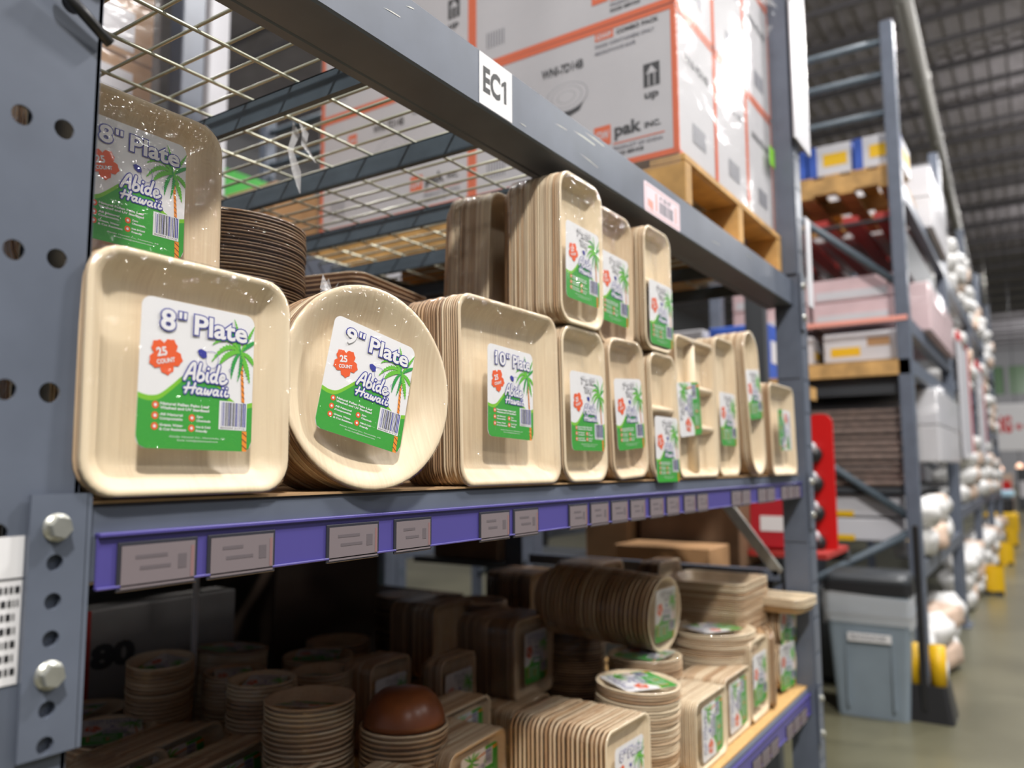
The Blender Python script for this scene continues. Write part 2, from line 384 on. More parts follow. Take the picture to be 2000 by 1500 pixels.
def label_mesh(title, second=None):
    mb = MB(); dz = .00014
    # slots 0 white 1 green 2 lime 3 navy 4 orange 5 palm 6 trunk 7 dark palm 8 black
    X = lambda u: (u-.5)*LW
    Y = lambda v: (v-.5)*LH
    rr = [(x, y) for x, y, _ in rring(LW, LH, .009, 0, 6)]
    mb.prism(rr, -.0004, 0, 0)
    # rolling green ground
    def wave(off, mi, L):
        P = [(0, .36), (.08, .345), (.17, .36), (.27, .43), (.36, .50), (.46, .53), (.58, .53), (.68, .47), (.78, .38), (.88, .34), (1.0, .36)]
        top = [(X(u), Y(v+off)) for u, v in catmull(P, 4)]
        base = [(X(1), Y(.075)), (X(.975), Y(.02)), (X(.92), Y(0))] + [(X(.08), Y(0)), (X(.025), Y(.02)), (X(0), Y(.075))]
        poly(mb, (top + base)[::-1], dz*L, mi)
    wave(0, 2, 1); wave(-.035, 1, 2)
    # palm tree
    cu, cv = .865, .715
    def frond(cx, cy, ex, ey, wd, mi, layer=4, n=10):
        # arching frond from the crown through a control point to its tip, serrated on both sides
        C0, C1, C2 = (X(cu), Y(cv)), (X(cx), Y(cy)), (X(ex), Y(ey)); L_, R_ = [], []
        for k in range(2*n+1):
            t = k/(2*n); x = (1-t)**2*C0[0] + 2*t*(1-t)*C1[0] + t*t*C2[0]; y = (1-t)**2*C0[1] + 2*t*(1-t)*C1[1] + t*t*C2[1]
            dx = 2*(1-t)*(C1[0]-C0[0]) + 2*t*(C2[0]-C1[0]); dy = 2*(1-t)*(C1[1]-C0[1]) + 2*t*(C2[1]-C1[1]); q = math.hypot(dx, dy) or 1
            w_ = wd*LW*(math.sin(PI*min(1, .10+t*.90))**.7)*(1.0 if k % 2 else .45); nx, ny = -dy/q*w_, dx/q*w_
            sx = dx/q*w_*(.7 if k % 2 else 0); sy_ = dy/q*w_*(.7 if k % 2 else 0)
            cl = lambda p: (min(max(p[0], X(0)), X(1)-.0002), min(p[1], Y(1)-.0005))
            L_.append(cl((x+nx*.6+sx, y+ny*.6+sy_))); R_.append(cl((x-nx+sx, y-ny+sy_)))
        for k in range(2*n):
            zz = dz*layer + zj(); mb.add([(x, y, zz) for x, y in (L_[k], R_[k], R_[k+1], L_[k+1])], [(0, 1, 2, 3)], mi)
    for q in ((.80, .90, .64, .85, .026, 7), (.84, .88, .795, .955, .016, 5), (.93, .82, 1.0, .93, .022, 5), (.95, .80, 1.03, .82, .026, 7), (.74, .80, .60, .62, .030, 5), (.76, .86, .60, .74, .030, 5),
              (.76, .72, .665, .60, .034, 5), (.80, .66, .785, .515, .026, 7), (.90, .66, .845, .50, .022, 7), (.93, .66, .965, .50, .034, 5), (.97, .72, 1.03, .60, .030, 5)): frond(*q)
    mb.add([(X(.865), Y(.70), dz*3), (X(.885), Y(.70), dz*3), (X(.925), Y(.33), dz*3), (X(.895), Y(.33), dz*3)], [(0, 3, 2, 1)], 6)
    mb.add([(X(.905), Y(.145), dz*4), (X(.95), Y(.145), dz*4), (X(.955), Y(0.0), dz*4), (X(.912), Y(0.0), dz*4)], [(0, 3, 2, 1)], 6)
    for k in range(9):
        v = .68 - k*.04; stroke(mb, [(X(.868+k*.0035), Y(v)), (X(.895+k*.0035), Y(v-.02))], .0005, dz*4, 8, False, 4)
    for k in range(3):
        v = .135 - k*.045; stroke(mb, [(X(.908), Y(v)), (X(.952), Y(v-.028))], .0006, dz*5, 8, False, 4)
    # hibiscus badge
    fx, fy = X(.205), Y(.615)
    for k in range(5):
        a = math.radians(54 + 72*k + 10); ex, ey = fx + .0088*math.cos(a), fy + .0088*math.sin(a)
        P = []
        for q in range(14):
            t = 2*PI*q/14; rr_ = .0072*(1 + .10*math.cos(6*t))
            lx, ly = rr_*math.cos(t)*1.0, rr_*.92*math.sin(t)
            P.append((ex + lx*math.cos(a) - ly*math.sin(a), ey + lx*math.sin(a) + ly*math.cos(a)))
        poly(mb, P, dz*3, 4)
    poly(mb, disc(fx, fy, .0065), dz*3, 4)
    put_text(mb, '25', fx-.0075, fy-.001, height=.0068, z=dz*5, mi=0, off=.05, rot=14)
    put_text(mb, 'COUNT', fx-.0075, fy-.0078, width=.017, height=.0036, z=dz*5, mi=0, off=.05, rot=14)
    # little figure over the name
    poly(mb, [(X(.47), Y(.685)), (X(.50), Y(.70)), (X(.55), Y(.685)), (X(.555), Y(.645)), (X(.52), Y(.635)), (X(.485), Y(.655))], dz*4, 3)
    stroke(mb, [(X(.55), Y(.685)), (X(.62), Y(.69)), (X(.66), Y(.65)), (X(.64), Y(.59)), (X(.60), Y(.575)), (X(.555), Y(.60)), (X(.545), Y(.65))], .00035, dz*4, 3, True, 4)
    # brand name in brush script
    def script(S, u, v, sw, sh, slant=.12, wd=.0027):
        for wdx, mi, L in ((wd+.0021, 3, 6), (wd, 0, 7)):
            for P in S:
                Q = [(X(u) + (x + y*slant)*sw, Y(v) + y*sh) for x, y in P]
                stroke(mb, Q, wdx, dz*L, mi)
    script(ABIDE, .365, .475, .0180, .0145)
    script(HAWAII, .375, .385, .0150, .0088, .12, .0020)
    stroke(mb, [(X(.775) + .0016*math.cos(t*PI/5), Y(.575) + .0016*math.sin(t*PI/5)) for t in range(11)], .0003, dz*4, 3, False, 4)
    # title
    if second is None:
        a, b = title; num = a.rstrip('"'); wn = .0125 if len(num) < 2 else .0235; xq = X(.160) + wn + .0032
        put_text(mb, num, X(.155), Y(.795), width=wn, height=.0165, z=dz*8, mi=3, off=.10)
        put_text(mb, num, X(.155), Y(.795), width=wn, height=.0165, z=dz*9, mi=0, off=.04)
        for k in range(2):
            xx = xq + k*.0046
            mb.prism([(xx-.0010, Y(.795)+.0102), (xx+.0034, Y(.795)+.0102), (xx+.0038, Y(.795)+.0180), (xx-.0012, Y(.795)+.0180)], dz*7.6, dz*8, 3)
            mb.prism([(xx-.0001, Y(.795)+.0112), (xx+.0026, Y(.795)+.0112), (xx+.0029, Y(.795)+.0170), (xx-.0002, Y(.795)+.0170)], dz*8.6, dz*9, 0)
        if num[0] == '1':
            for wd_, mi_, L_ in ((.0050, 3, 8.4), (.0028, 0, 9.4)): stroke(mb, [(X(.150), Y(.885)), (X(.172), Y(.912))], wd_, dz*L_, mi_, False)
        x0 = xq + .0160; wd = X(.915) - x0
        put_text(mb, b, x0, Y(.795), width=wd, height=.0165, z=dz*8, mi=3, off=.10)
        put_text(mb, b, x0, Y(.795), width=wd, height=.0165, z=dz*9, mi=0, off=.04)
    else:
        for s_, v in ((title, .86), (second, .75)):
            put_text(mb, s_, X(.52), Y(v), height=.0098, z=dz*8, mi=9, off=.12, align='c')
            put_text(mb, s_, X(.52), Y(v), height=.0098, z=dz*9, mi=0, off=.03, align='c')
    # bullets
    for (u, v, l1, l2, wd, hh) in ((.14, .285, 'Natural Fallen Palm Leaf', 'Washed and UV Sterilized', .047, .0021), (.14, .215, 'All Natural', 'Compostable', .021, .0018), (.14, .145, 'Grease, Water', '& Cut Resistant', .025, .0018), (.445, .215, 'Zero', 'Chemicals', .014, .0018), (.445, .145, 'Hot & Cold', 'Friendly', .014, .0018)):
        poly(mb, disc(X(u), Y(v), .0031, 16), dz*3, 4); poly(mb, disc(X(u), Y(v), .0014, 8), dz*4, 0)
        put_text(mb, l1, X(u)+.0045, Y(v)+.0006, width=wd*(len(l1)/max(len(l1), len(l2))), height=hh, z=dz*4, mi=0, off=.05)
        put_text(mb, l2, X(u)+.0045, Y(v)-.0029, width=wd*(len(l2)/max(len(l1), len(l2))), height=hh, z=dz*4, mi=0, off=.05)
    put_text(mb, 'Abide Hawaii Inc, Honolulu, HI', X(.26), Y(.078), width=.055, height=.0013, z=dz*4, mi=0)
    put_text(mb, 'Email: hello@abidehawaii.com', X(.33), Y(.055), width=.040, height=.0013, z=dz*4, mi=0)
    # bar code
    poly(mb, [(X(.685), Y(.150)), (X(.945), Y(.150)), (X(.945), Y(.352)), (X(.685), Y(.352))], dz*3, 0)
    rb = random.Random(4); u = .705
    while u < .93:
        b = rb.choice([.004, .007, .011]); poly(mb, [(X(u), Y(.175)), (X(u+b), Y(.175)), (X(u+b), Y(.345)), (X(u), Y(.345))], dz*4, 3 if rb.random() < .5 else 8); u += b + rb.choice([.004, .006, .009])
    put_text(mb, '860004 51710', X(.70), Y(.156), width=.026, height=.0016, z=dz*4, mi=8)
    return mb.mesh('label_card', [white, green, lime, navy, orange, palmg, trunk, palmd, black, grey])
LM = {'8': label_mesh(('8"', 'Plate')), '9': label_mesh(('9"', 'Plate')), '10': label_mesh(('10"', 'Plate')),
      't': label_mesh('7" x 10"', 'Tray'), 'b': label_mesh('5.5" Round', 'Bowl')}
# ------------------------------------------------------------------ packs of plates
AISLE = Matrix(((0, 0, 1, 0), (1, 0, 0, 0), (0, 1, 0, 0), (0, 0, 0, 1)))   # local x->world y, y->z, z->x
GROUPS = {'mid': 'shrink-wrapped plate packs on the middle shelf', 'low': 'shrink-wrapped packs on the lower shelf'}
def pack(name, label, cat, kind, M, n=25, lab=None, lpos=(0, 0, 0), tone=(.12, .55), ftone=0.04, wrap=True, grp='mid', p=None, flip=False, lz=.0008, dark=0, lsc=1.0, ltilt=0):
    K = KINDS[kind]; p = p or K['p']
    t = thing(name, label, cat, M, GROUPS[grp])
    part = 'bowl' if 'bowl' in kind else ('tray' if kind in ('tray', 'ntray', 'comp', 'long', 'oval') else 'plate')
    rn = random.Random(hash(label) % 1000 if False else sum(map(ord, label)))
    grp_t = rn.uniform(*tone)
    for i in range(n):
        o = obj(part, pmesh(kind, i == 0), t, T(0 if i == 0 else rn.uniform(-.0011, .0011), 0 if i == 0 else rn.uniform(-.0011, .0011), -i*p + (0 if i == 0 else rn.uniform(-.0004, .0004))) @ RZ(0 if i == 0 else rn.uniform(-.5, .5)))
        if i % 4 == 0: grp_t = rn.uniform(*tone)
        o['tone'] = float(ftone if i == 0 else max(0.0, grp_t + rn.uniform(-.22, .22)) + dark)
    if lab:
        obj('label_card', LM[lab], t, T(lpos[0], lpos[1], lz) @ RZ(lpos[2]) @ RX(ltilt) @ Matrix.Scale(lsc, 4))
    if wrap: obj('shrink_wrap', film_mesh(kind, n, p), t)
    return t
ZM = -.0245          # top of the cardboard on the middle shelf
def face(x, y, z, yaw=0, lean=0, roll=0):
    """front of a pack standing on its edge, facing the aisle"""
    return T(*W(x, y, z)) @ RZ(yaw) @ RY(-lean) @ AISLE @ RZ(roll)
def flat(x, y, z, rot=0, tx=0, ty=0): return T(*W(x, y, z)) @ RY(ty) @ RX(tx) @ RZ(rot)
P_ = 'plate_pack'
pack(P_, 'eight-inch square palm leaf plate pack standing nearest on the middle shelf', 'plate pack', 'sq8', face(-.612, .4245, ZM+.1040, 0.5, 1.0), 12, '8', (.000, .000, -1.0), (.05, .4), .0)
pack(P_, 'eight-inch square plate pack on top of another, half hidden by the near post', 'plate pack', 'sq8', face(-.758, .445, .2825, 0, 1), 14, '8', (-.002, .004, -.5), (.05, .45), .14)
pack(P_, 'plain square plate pack hidden behind the nearest one, holding up another', 'plate pack', 'sq8', face(-.735, .443, ZM+.1025, 0, 1.0), 25, None, (0, 0, 0), (.05, .4), .1)
pack(P_, 'nine-inch round pale plate pack standing on edge on the middle shelf', 'plate pack', 'rd9', face(-.612, .6415, ZM+.1145, -9, 4.0), 25, '9', (-.006, .0, -14), (.25, .75), .04)
pack(P_, 'ten-inch square plate pack with a long row of streaked brown edges', 'plate pack', 'sq10', face(-.616, .932, ZM+.1275, 0, 1.5), 25, '10', (-.008, .0, -2), (.1, .6), .10)
T_ = 'tray_pack'
pack(T_, 'narrow rectangular tray pack right of the ten-inch square plates', 'tray pack', 'tray', face(-.614, 1.141, ZM+.1255, 0, 1), 20, 't', (.006, -.012, 0), (.05, .4), .02)
pack(T_, 'slightly tilted pinkish rectangular tray pack, second after the square plates', 'tray pack', 'tray', face(-.614, 1.306, ZM+.1285, 0, 1, 2.2), 20, 't', (.0, -.01, 2), (.05, .4), .16)
pack(T_, 'narrow divided tray pack with its label at the bottom, on the middle shelf', 'tray pack', 'ntray', face(-.614, 1.470, ZM+.1235, 0, 1), 22, 't', (.004, -.066, 0), (.05, .4), .08)
pack(T_, 'wide compartment tray pack whose label is stuck on sideways', 'tray pack', 'comp', face(-.618, 1.664, ZM+.1505, 0, 1), 22, 't', (-.052, -.005, 95), (.1, .4), .05)
pack(T_, 'tall narrow tray pack standing just past the compartment trays', 'tray pack', 'long', face(-.622, 1.872, ZM+.1655, 0, 1), 22, 't', (.0, -.03, 0), (.05, .3), .05)
pack(T_, 'tallest oval-ended tray pack leaning at the far end of the middle shelf', 'tray pack', 'oval', face(-.604, 2.035, ZM+.187, 0, 2, 2), 22, 't', (.0, .02, 3), (.05, .3), .05)
pack(P_, 'square plate pack farthest along the middle shelf, label on its side', 'plate pack', 'sq10', face(-.604, 2.300, ZM+.125, 0, 1), 14, '10', (.01, .0, -90), (.2, .5), .05)
# upper row standing on the first
pack(T_, 'tall tray pack with a bulging glossy film, stacked on the ten-inch plates', 'tray pack', 'tray', face(-.612, 1.134, .3530, 0, 0), 25, 't', (.0, -.022, -1), (.08, .4), .02)
pack(T_, 'label-less tray pack seen edge-on behind the tall glossy pack', 'tray pack', 'tray', face(-.752, 1.135, .345, 0, -2), 22, None, (0, 0, 0), (.0, .30), .02, wrap=True)
pack(T_, 'tan tray pack in the upper row between two glossier packs', 'tray pack', 'tray', face(-.628, 1.290, .340, 0, 0), 20, 't', (-.006, -.02, -1), (.1, .4), .22)
pack(T_, 'small divided tray pack farthest along the upper row under the beam', 'tray pack', 'ntray', face(-.614, 1.452, .348, 0, 0), 16, 't', (.01, -.048, 0), (.15, .5), .04)
# lying stacks behind the front row
pack(P_, 'dark brown round plate pack lying flat behind the eight-inch squares', 'plate pack', 'rd9', flat(-.95, .690, .335, 20), 25, None, tone=(.40, .75), ftone=.5, p=.0045)
pack(P_, 'lower dark round plate pack under the brown one, peeking out behind', 'plate pack', 'rd9', flat(-.95, .695, .203, 40), 30, None, tone=(.5, .9), ftone=.5, p=.0068)
pack(P_, 'square plate pack lying flat behind the round plates, its rims stacked', 'plate pack', 'sq10', flat(-1.07, 1.030, .325, 12), 40, None, tone=(.3, .7), ftone=.3, p=.0082)
for kz, lb_ in ((.080, 'lower'), (.2845, 'upper')):
    pack(P_, 'plate pack mostly hidden behind the near post, %s one, seen through its holes' % lb_, 'plate pack', 'sq8', face(-.735, .205, kz, 0, 1), 25, None, (0, 0, 0), (.05, .3), .05)
mb = MB()
for k in range(5):
    a = k*.9; mb.add([(0, 0, 0), (.018*math.cos(a), .012*math.sin(a), .016+.004*k), (.022*math.cos(a+.7), .018*math.sin(a+.7), .010)], [(0, 1, 2)])
tag(obj('loose_film_tuft', mb, None, T(*W(-.735, .700, .215)), fluff), 'crumpled tuft of clear film sticking up behind the round plates', 'film')
# ------------------------------------------------------------------ lower shelf
ZB = -.652
def stackz(kind, top, p=None):
    K = KINDS[kind]; p = p or K['p']; return max(3, int((top - K['d'] - .004)/p) + 1)
def low_flat(name, label, kind, x, y, top, rot=0, lab='b', tone=(.0, .38), ftone=.12, tx=0, ty=0, p=None, n=None, lpos=(0, 0, 0), s=None, dark=0, lz=None, wrap=True):
    K = KINDS[kind]
    return pack(name, label, 'bowl pack' if 'bowl' in name else 'plate pack', kind, flat(x, y, ZB + top, rot, tx, ty), n or stackz(kind, top, p), lab,
                lpos, tone, ftone, wrap, 'low', p, lz=(-K['d']*.30 if lz is None else lz), dark=dark, lsc=(.72 if 'bowl' in kind else 1.0), ltilt=(11 if 'bowl' in kind else 0))
def low_face(name, label, kind, x, y, zc, yaw=0, roll=0, lab='t', n=25, p=None, tone=(.15, .6), ftone=.12, lean=0, lpos=(0, 0, 0), cat='tray pack', dark=0):
    return pack(name, label, cat, kind, face(x, y, ZB + zc, yaw, lean, roll), n, lab, lpos, tone, ftone, True, 'low', p, dark=dark)
B_ = 'bowl_pack'
low_flat(B_, 'tall leaning bowl pack nearest the near post on the lower shelf', 'bowl', -1.617, 1.054, .241, 10, tx=3, ty=4)
low_flat(B_, 'bowl pack with orange-brown top, second from the near post', 'bowl', -1.544, 1.190, .200, 60, ftone=.45)
low_flat(B_, 'bowl pack with white label curled across its mouth, front row centre-left', 'bowl', -1.353, 1.110, .226, 30)
low_flat(B_, 'bowl pack with a green label tilted in its mouth, nearest the front at left', 'bowlb', -1.141, 1.045, .236, 200, lpos=(.01, 0, 0), ftone=.22)
low_flat(B_, 'bowl pack behind the green-labelled one, tan and short', 'bowl', -1.400, 1.320, .194, 200, ftone=.25)
low_flat(P_, 'brown round plate tilted on top of the bowls at the back left', 'rd7', -1.74, 1.330, .200, 0, ftone=.6, lab='8', lz=.0008, tx=-4)
low_flat(P_, 'short stack of small round plates behind the orange-brown bowls', 'rd7', -1.60, 1.49, .168, 40, ftone=.3, lab='8', lz=.0008)
low_flat(P_, 'round plate pack against the near post, cut by the frame', 'rd9', -1.80, .96, .125, 40, ftone=.15, lab='9', lz=.0008, ty=-4)
low_flat(P_, 'label-topped round plate pack in front of the tall leaning bowls', 'rd7', -1.585, .93, .130, 60, lab='8', lz=.0008, ty=6)
low_flat(P_, 'small round pack at the very back left corner of the lower shelf', 'rd7', -1.98, 1.17, .09, 60, lab='8', lz=.0008)
for i, (lb, x, y, yw, n_) in enumerate((
   ('brown tray pack on its side at the bottom left corner of the picture', -1.336, .798, 13, 28),
   ('tray pack on its side in front of the bowls at the left, face in shade', -1.383, .950, 12, 30),
   ('near tray pack on its side at the bottom edge, left of centre', -1.221, .815, 12, 20),
   ('tray pack on its side below the white-labelled bowls', -1.224, .958, 12, 20),
   ('tray pack on its side below the green-labelled bowls', -1.053, .966, 12, 20),
   ('tray pack at the very bottom edge under the other side-lying trays', -1.04, .80, 12, 20))):
    low_face(T_, lb, 'tray', x, y, .0755, yw, 90, 't', n_, .0046, (.05, .42), .05, lean=7)
low_face(T_, 'bright tray pack lying in the light at the bottom edge under the brown bowl', 'tray', -.86, .985, .076, 10, 90, 't', 26, .0046, (.05, .4), .1)
# bowls with the brown bowl upside down on top
bs = low_flat(B_, 'tall bowl pack capped by an upside-down glossy brown bowl', 'bowlb', -1.005, 1.150, .186, 0, lab=None, tone=(.05, .45), p=.0090)
mb = MB(); prof = [(.0755, .002), (.074, .012), (.068, .030), (.058, .046), (.046, .056), (.030, .0605), (.010, .0615)]
mb.loft([[(r*math.cos(2*PI*i/40), r*math.sin(2*PI*i/40), z) for i in range(40)] for r, z in prof], 0, True)
obj('upturned_bowl', mb, bs, None, brasst, 'upside-down dark brown bowl')
SQ = 'plate_pack'
low_face(SQ, 'dark square plate pack standing in shade left of the labelled square pack', 'sq8', -1.44, 1.86, .165, 2, 0, None, 25, .0062, (.35, .8), .35, cat='plate pack')
low_face(SQ, 'square plate pack with label on its tan face, centre of the lower shelf', 'sq8', -1.125, 1.795, .165, 2, 0, '8', 27, .0066, (.35, .75), .2, lpos=(.004, .0, 0), cat='plate pack')
low_face(SQ, 'square plate pack under the centre labelled pack, label half seen', 'sqb', -1.09, 1.72, .0, 3, 90, '8', 22, .0062, (.3, .7), .25, cat='plate pack')
low_face(T_, 'small upright tray pack with label facing out beside the brown bowl', 'sqb', -1.20, 1.57, .102, 3, 0, 't', 10, .005, (.3, .6), .3)
low_face(T_, 'tray pack half hidden behind the capped bowls', 'sqb', -1.30, 1.44, .105, 3, 0, 't', 16, .005, (.3, .6), .3)
low_flat(P_, 'tall dark round plate pack right of the centre square packs', 'rd7', -1.115, 1.985, .283, 0, lab='8', lz=.0008, tone=(.5, .85), ftone=.6, p=.0068, tx=-3)
# bowls laid on their side
pack(B_, 'long row of bowls lying on its side with label facing the aisle', 'bowl pack', 'hbowl', face(-.80, 1.885, ZB+.288, -2, -3), 25, 'b', (.0, .0, 0), (.3, .6), .05, True, 'low', .0125)
low_flat(P_, 'tall round plate pack beneath the sideways bowls', 'rd7', -.835, 1.835, .198, 0, lab='8', lz=.0008, tone=(.05, .4), p=.0070)
low_flat(P_, 'round plate pack with bright label on top at the shelf front', 'rd7', -.740, 1.590, .200, 150, lab='8', lz=.0008, tone=(.05, .4), ftone=0, p=.0062, ty=3)
low_face(SQ, 'wide bright square plate pack nearest the bottom edge in the light', 'sq7', -.672, 1.400, .090, -2, 0, '8', 22, .0098, (.02, .4), .02, lpos=(0, -.01, 0), cat='plate pack')
low_face(T_, 'small tray pack lying in half light left of the bright square pack', 'sqb', -.90, 1.24, .075, 4, 90, 't', 24, .0055, (.05, .45), .1)
low_face(T_, 'tray pack in half shade below the upright labelled tray pack', 'sqb', -1.05, 1.40, .076, 4, 90, 't', 16, .0055, (.2, .5), .2)
low_face(T_, 'bright tray pack with label at the shelf front past the round plates', 'sqb', -.642, 1.760, .076, 0, 90, '8', 22, .0052, (.02, .35), .0, cat='plate pack')
low_face(T_, 'second labelled tray pack along the front edge of the lower shelf', 'sqb', -.652, 1.970, .076, 0, 90, '8', 22, .0052, (.1, .4), .1, cat='plate pack')
low_face(T_, 'third labelled tray pack standing under the oval-topped plate pack', 'sqb', -.648, 2.140, .102, 0, 0, 't', 22, .0052, (.1, .4), .05)
low_flat(P_, 'round plate pack with label on top standing over the labelled trays', 'rd9', -.765, 2.110, .222, 150, lab='9', lz=.0008, tone=(.1, .4), ftone=.02, p=.0050, n=26)
low_face(T_, 'thin upright tray pack on the front edge beside the round plate pack', 'sqb', -.665, 2.300, .102, 25, 0, None, 5, .0040, (.2, .5), .3)
low_flat(P_, 'tall square stack at the back right crossed by a diagonal shadow', 'sq10', -.82, 2.290, .330, 0, lab=None, tone=(.15, .45), ftone=.1, p=.0058, n=38)
low_flat(P_, 'small square pack on top of the cylinder packs at the far right', 'tray', -.70, 2.425, .275, 85, lab=None, tone=(.0, .2), ftone=0, n=6)
pack(P_, 'round pack on its side under the small square pack at the far right', 'plate pack', 'bowl', face(-.655, 2.455, ZB+.190, -6, 0), 14, 'b', (0, 0, 0), (.2, .5), .02, True, 'low', .0075)
pack(P_, 'round pack on its side at the far right end of the lower shelf front', 'plate pack', 'bowl', face(-.655, 2.435, ZB+.072, -6, 0), 14, 'b', (0, 0, 0), (.1, .45), .02, True, 'low', .0075)
# shaded back rows
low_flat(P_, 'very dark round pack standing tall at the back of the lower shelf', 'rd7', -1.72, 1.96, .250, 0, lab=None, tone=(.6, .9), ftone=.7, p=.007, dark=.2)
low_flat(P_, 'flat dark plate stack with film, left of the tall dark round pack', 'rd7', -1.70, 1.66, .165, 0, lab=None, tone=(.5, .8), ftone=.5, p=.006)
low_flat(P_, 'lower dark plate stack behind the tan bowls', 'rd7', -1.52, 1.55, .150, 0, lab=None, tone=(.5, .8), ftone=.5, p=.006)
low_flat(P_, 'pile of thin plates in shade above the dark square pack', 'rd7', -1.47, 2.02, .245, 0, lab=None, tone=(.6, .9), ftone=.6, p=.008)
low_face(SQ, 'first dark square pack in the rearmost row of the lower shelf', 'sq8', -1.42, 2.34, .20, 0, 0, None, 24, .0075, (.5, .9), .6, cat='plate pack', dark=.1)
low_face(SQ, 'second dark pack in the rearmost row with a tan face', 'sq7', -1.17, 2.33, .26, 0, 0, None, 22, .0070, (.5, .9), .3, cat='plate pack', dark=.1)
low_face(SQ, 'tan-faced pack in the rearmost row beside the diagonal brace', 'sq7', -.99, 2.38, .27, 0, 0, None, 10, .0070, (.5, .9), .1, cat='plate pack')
# ------------------------------------------------------------------ the main rack
rack = thing('pallet_rack', 'blue-grey steel pallet rack holding the plate packs in front', 'shelving rack', (0, 0, 0))
Y0, Y1 = .331, 2.53          # clear bay between the posts
def perf(holes, y0, y1, z0, z1, x, t, r, mi=0):
    """steel strip in the plane x with real round holes (y, z)"""
    mb = MB(); zs = sorted(h[1] for h in holes); seg = 16
    # split into cells per hole: columns by y, rows by z
    ys = sorted(set(round(h[0], 4) for h in holes)); yb = [y0] + [(a+b)/2 for a, b in zip(ys, ys[1:])] + [y1]
    for ci, yc in enumerate(ys):
        hz = sorted(h[1] for h in holes if abs(h[0]-yc) < 1e-3); zb = [z0] + [(a+b)/2 for a, b in zip(hz, hz[1:])] + [z1]
        for ri, zc in enumerate(hz):
            a0, a1, b0, b1 = yb[ci], yb[ci+1], zb[ri], zb[ri+1]; vs = []; fs = []
            for xx in (x, x-t):
                for k in range(seg):
                    an = 2*PI*(k+.5)/seg; c_, s_ = math.cos(an), math.sin(an)
                    vs.append((xx, yc + r*c_, zc + r*s_))
                for k in range(seg):
                    an = 2*PI*(k+.5)/seg; c_, s_ = math.cos(an), math.sin(an)
                    q = max(abs(c_), abs(s_)); c_, s_ = c_/q, s_/q
                    if abs(abs(c_)-abs(s_)) < .35: c_, s_ = math.copysign(1, c_), math.copysign(1, s_)
                    vs.append((xx, yc + (c_*(a1-yc) if c_ > 0 else c_*(yc-a0)), zc + (s_*(b1-zc) if s_ > 0 else s_*(zc-b0))))
            for k in range(seg):
                j = (k+1) % seg; n2 = 2*seg
                fs += [(k, seg+k, seg+j, j), (n2+k, n2+j, n2+seg+j, n2+seg+k), (k, j, n2+j, n2+k)]
            mb.add(vs, fs, mi)
    mb.box(x-t, x, y0-.0005, y0, z0, z1, mi); mb.box(x-t, x, y1, y1+.0005, z0, z1, mi)
    return mb
def post(y0, y1, x0, parent, z0=-1.25, z1=2.9, front=True, first=False):
    """C-shaped upright; the web faces the aisle when front"""
    hs = []
    zz = z0 + .0663
    while zz < z1 - .04: hs += [(y0 + (y1-y0)*.30, zz), (y0 + (y1-y0)*.685, zz)]; zz += .1033
    dz = 0
    mb = perf([(a, b) for a, b in hs], y0, y1, z0, z1, x0, .003, .0078)
    s = 1 if front else -1
    mb.box(x0-.075, x0, y0, y0+.003, z0, z1); mb.box(x0-.075, x0, y1-.003, y1, z0, z1)
    mb.box(x0-.075, x0-.072, y0, y0+.02, z0, z1); mb.box(x0-.075, x0-.072, y1-.02, y1, z0, z1)
    mb.box(x0-.11, x0+.02, y0-.015, y1+.015, z0, z0+.006)
    return obj('upright_post', mb, parent, T(0, 0, H), paint)
post(.248, .3285, -.62, rack, z0=-1.25+.0015)
post(2.53, 2.61, -.60, rack)
post(.248, .328, -1.64, rack); post(2.53, 2.61, -1.64, rack)
def beam(y0, y1, x0, z0, z1, depth, parent, lip=True, scr=()):
    mb = MB(); mb.box(x0-depth, x0, y0, y1, z0, z1, 0, .003)
    if lip: mb.box(x0-depth-.018, x0-depth, y0, y1, z0, z0+.035, 0, .002)
    for ya, za, yb, zb, wd in scr: mb.add([(x0+.0004, ya, za), (x0+.0004, yb, zb-wd), (x0+.0004, yb, zb), (x0+.0004, (ya+yb)/2, (za+zb)/2+wd)], [(0, 1, 2, 3)], 1)
    return obj('beam', mb, parent, T(0, 0, H), [paint, galv])
ub = beam(Y0, Y1+.01, -.62, .499, .583, .072, rack, True, [(1.12, .560, 1.20, .562, .002), (1.16, .572, 1.235, .572, .0016), (1.06, .550, 1.10, .553, .001), (1.14, .528, 1.21, .524, .0012), (.66, .545, .69, .548, .001), (.70, .567, .715, .571, .001), (1.78, .53, 1.85, .534, .001), (2.05, .56, 2.12, .558, .001), (.955, .512, .975, .513, .001)])
lbm = beam(Y0, Y1+.03, -.62, -.090, -.0275, .075, rack)
bb = beam(Y0, Y1+.03, -.62, -.740, -.660, .075, rack)
for z0, z1 in ((.499, .583), (-.105, -.0275), (-.74, -.66)): beam(Y0, Y1, -1.64, z0, z1, .06, rack, False)
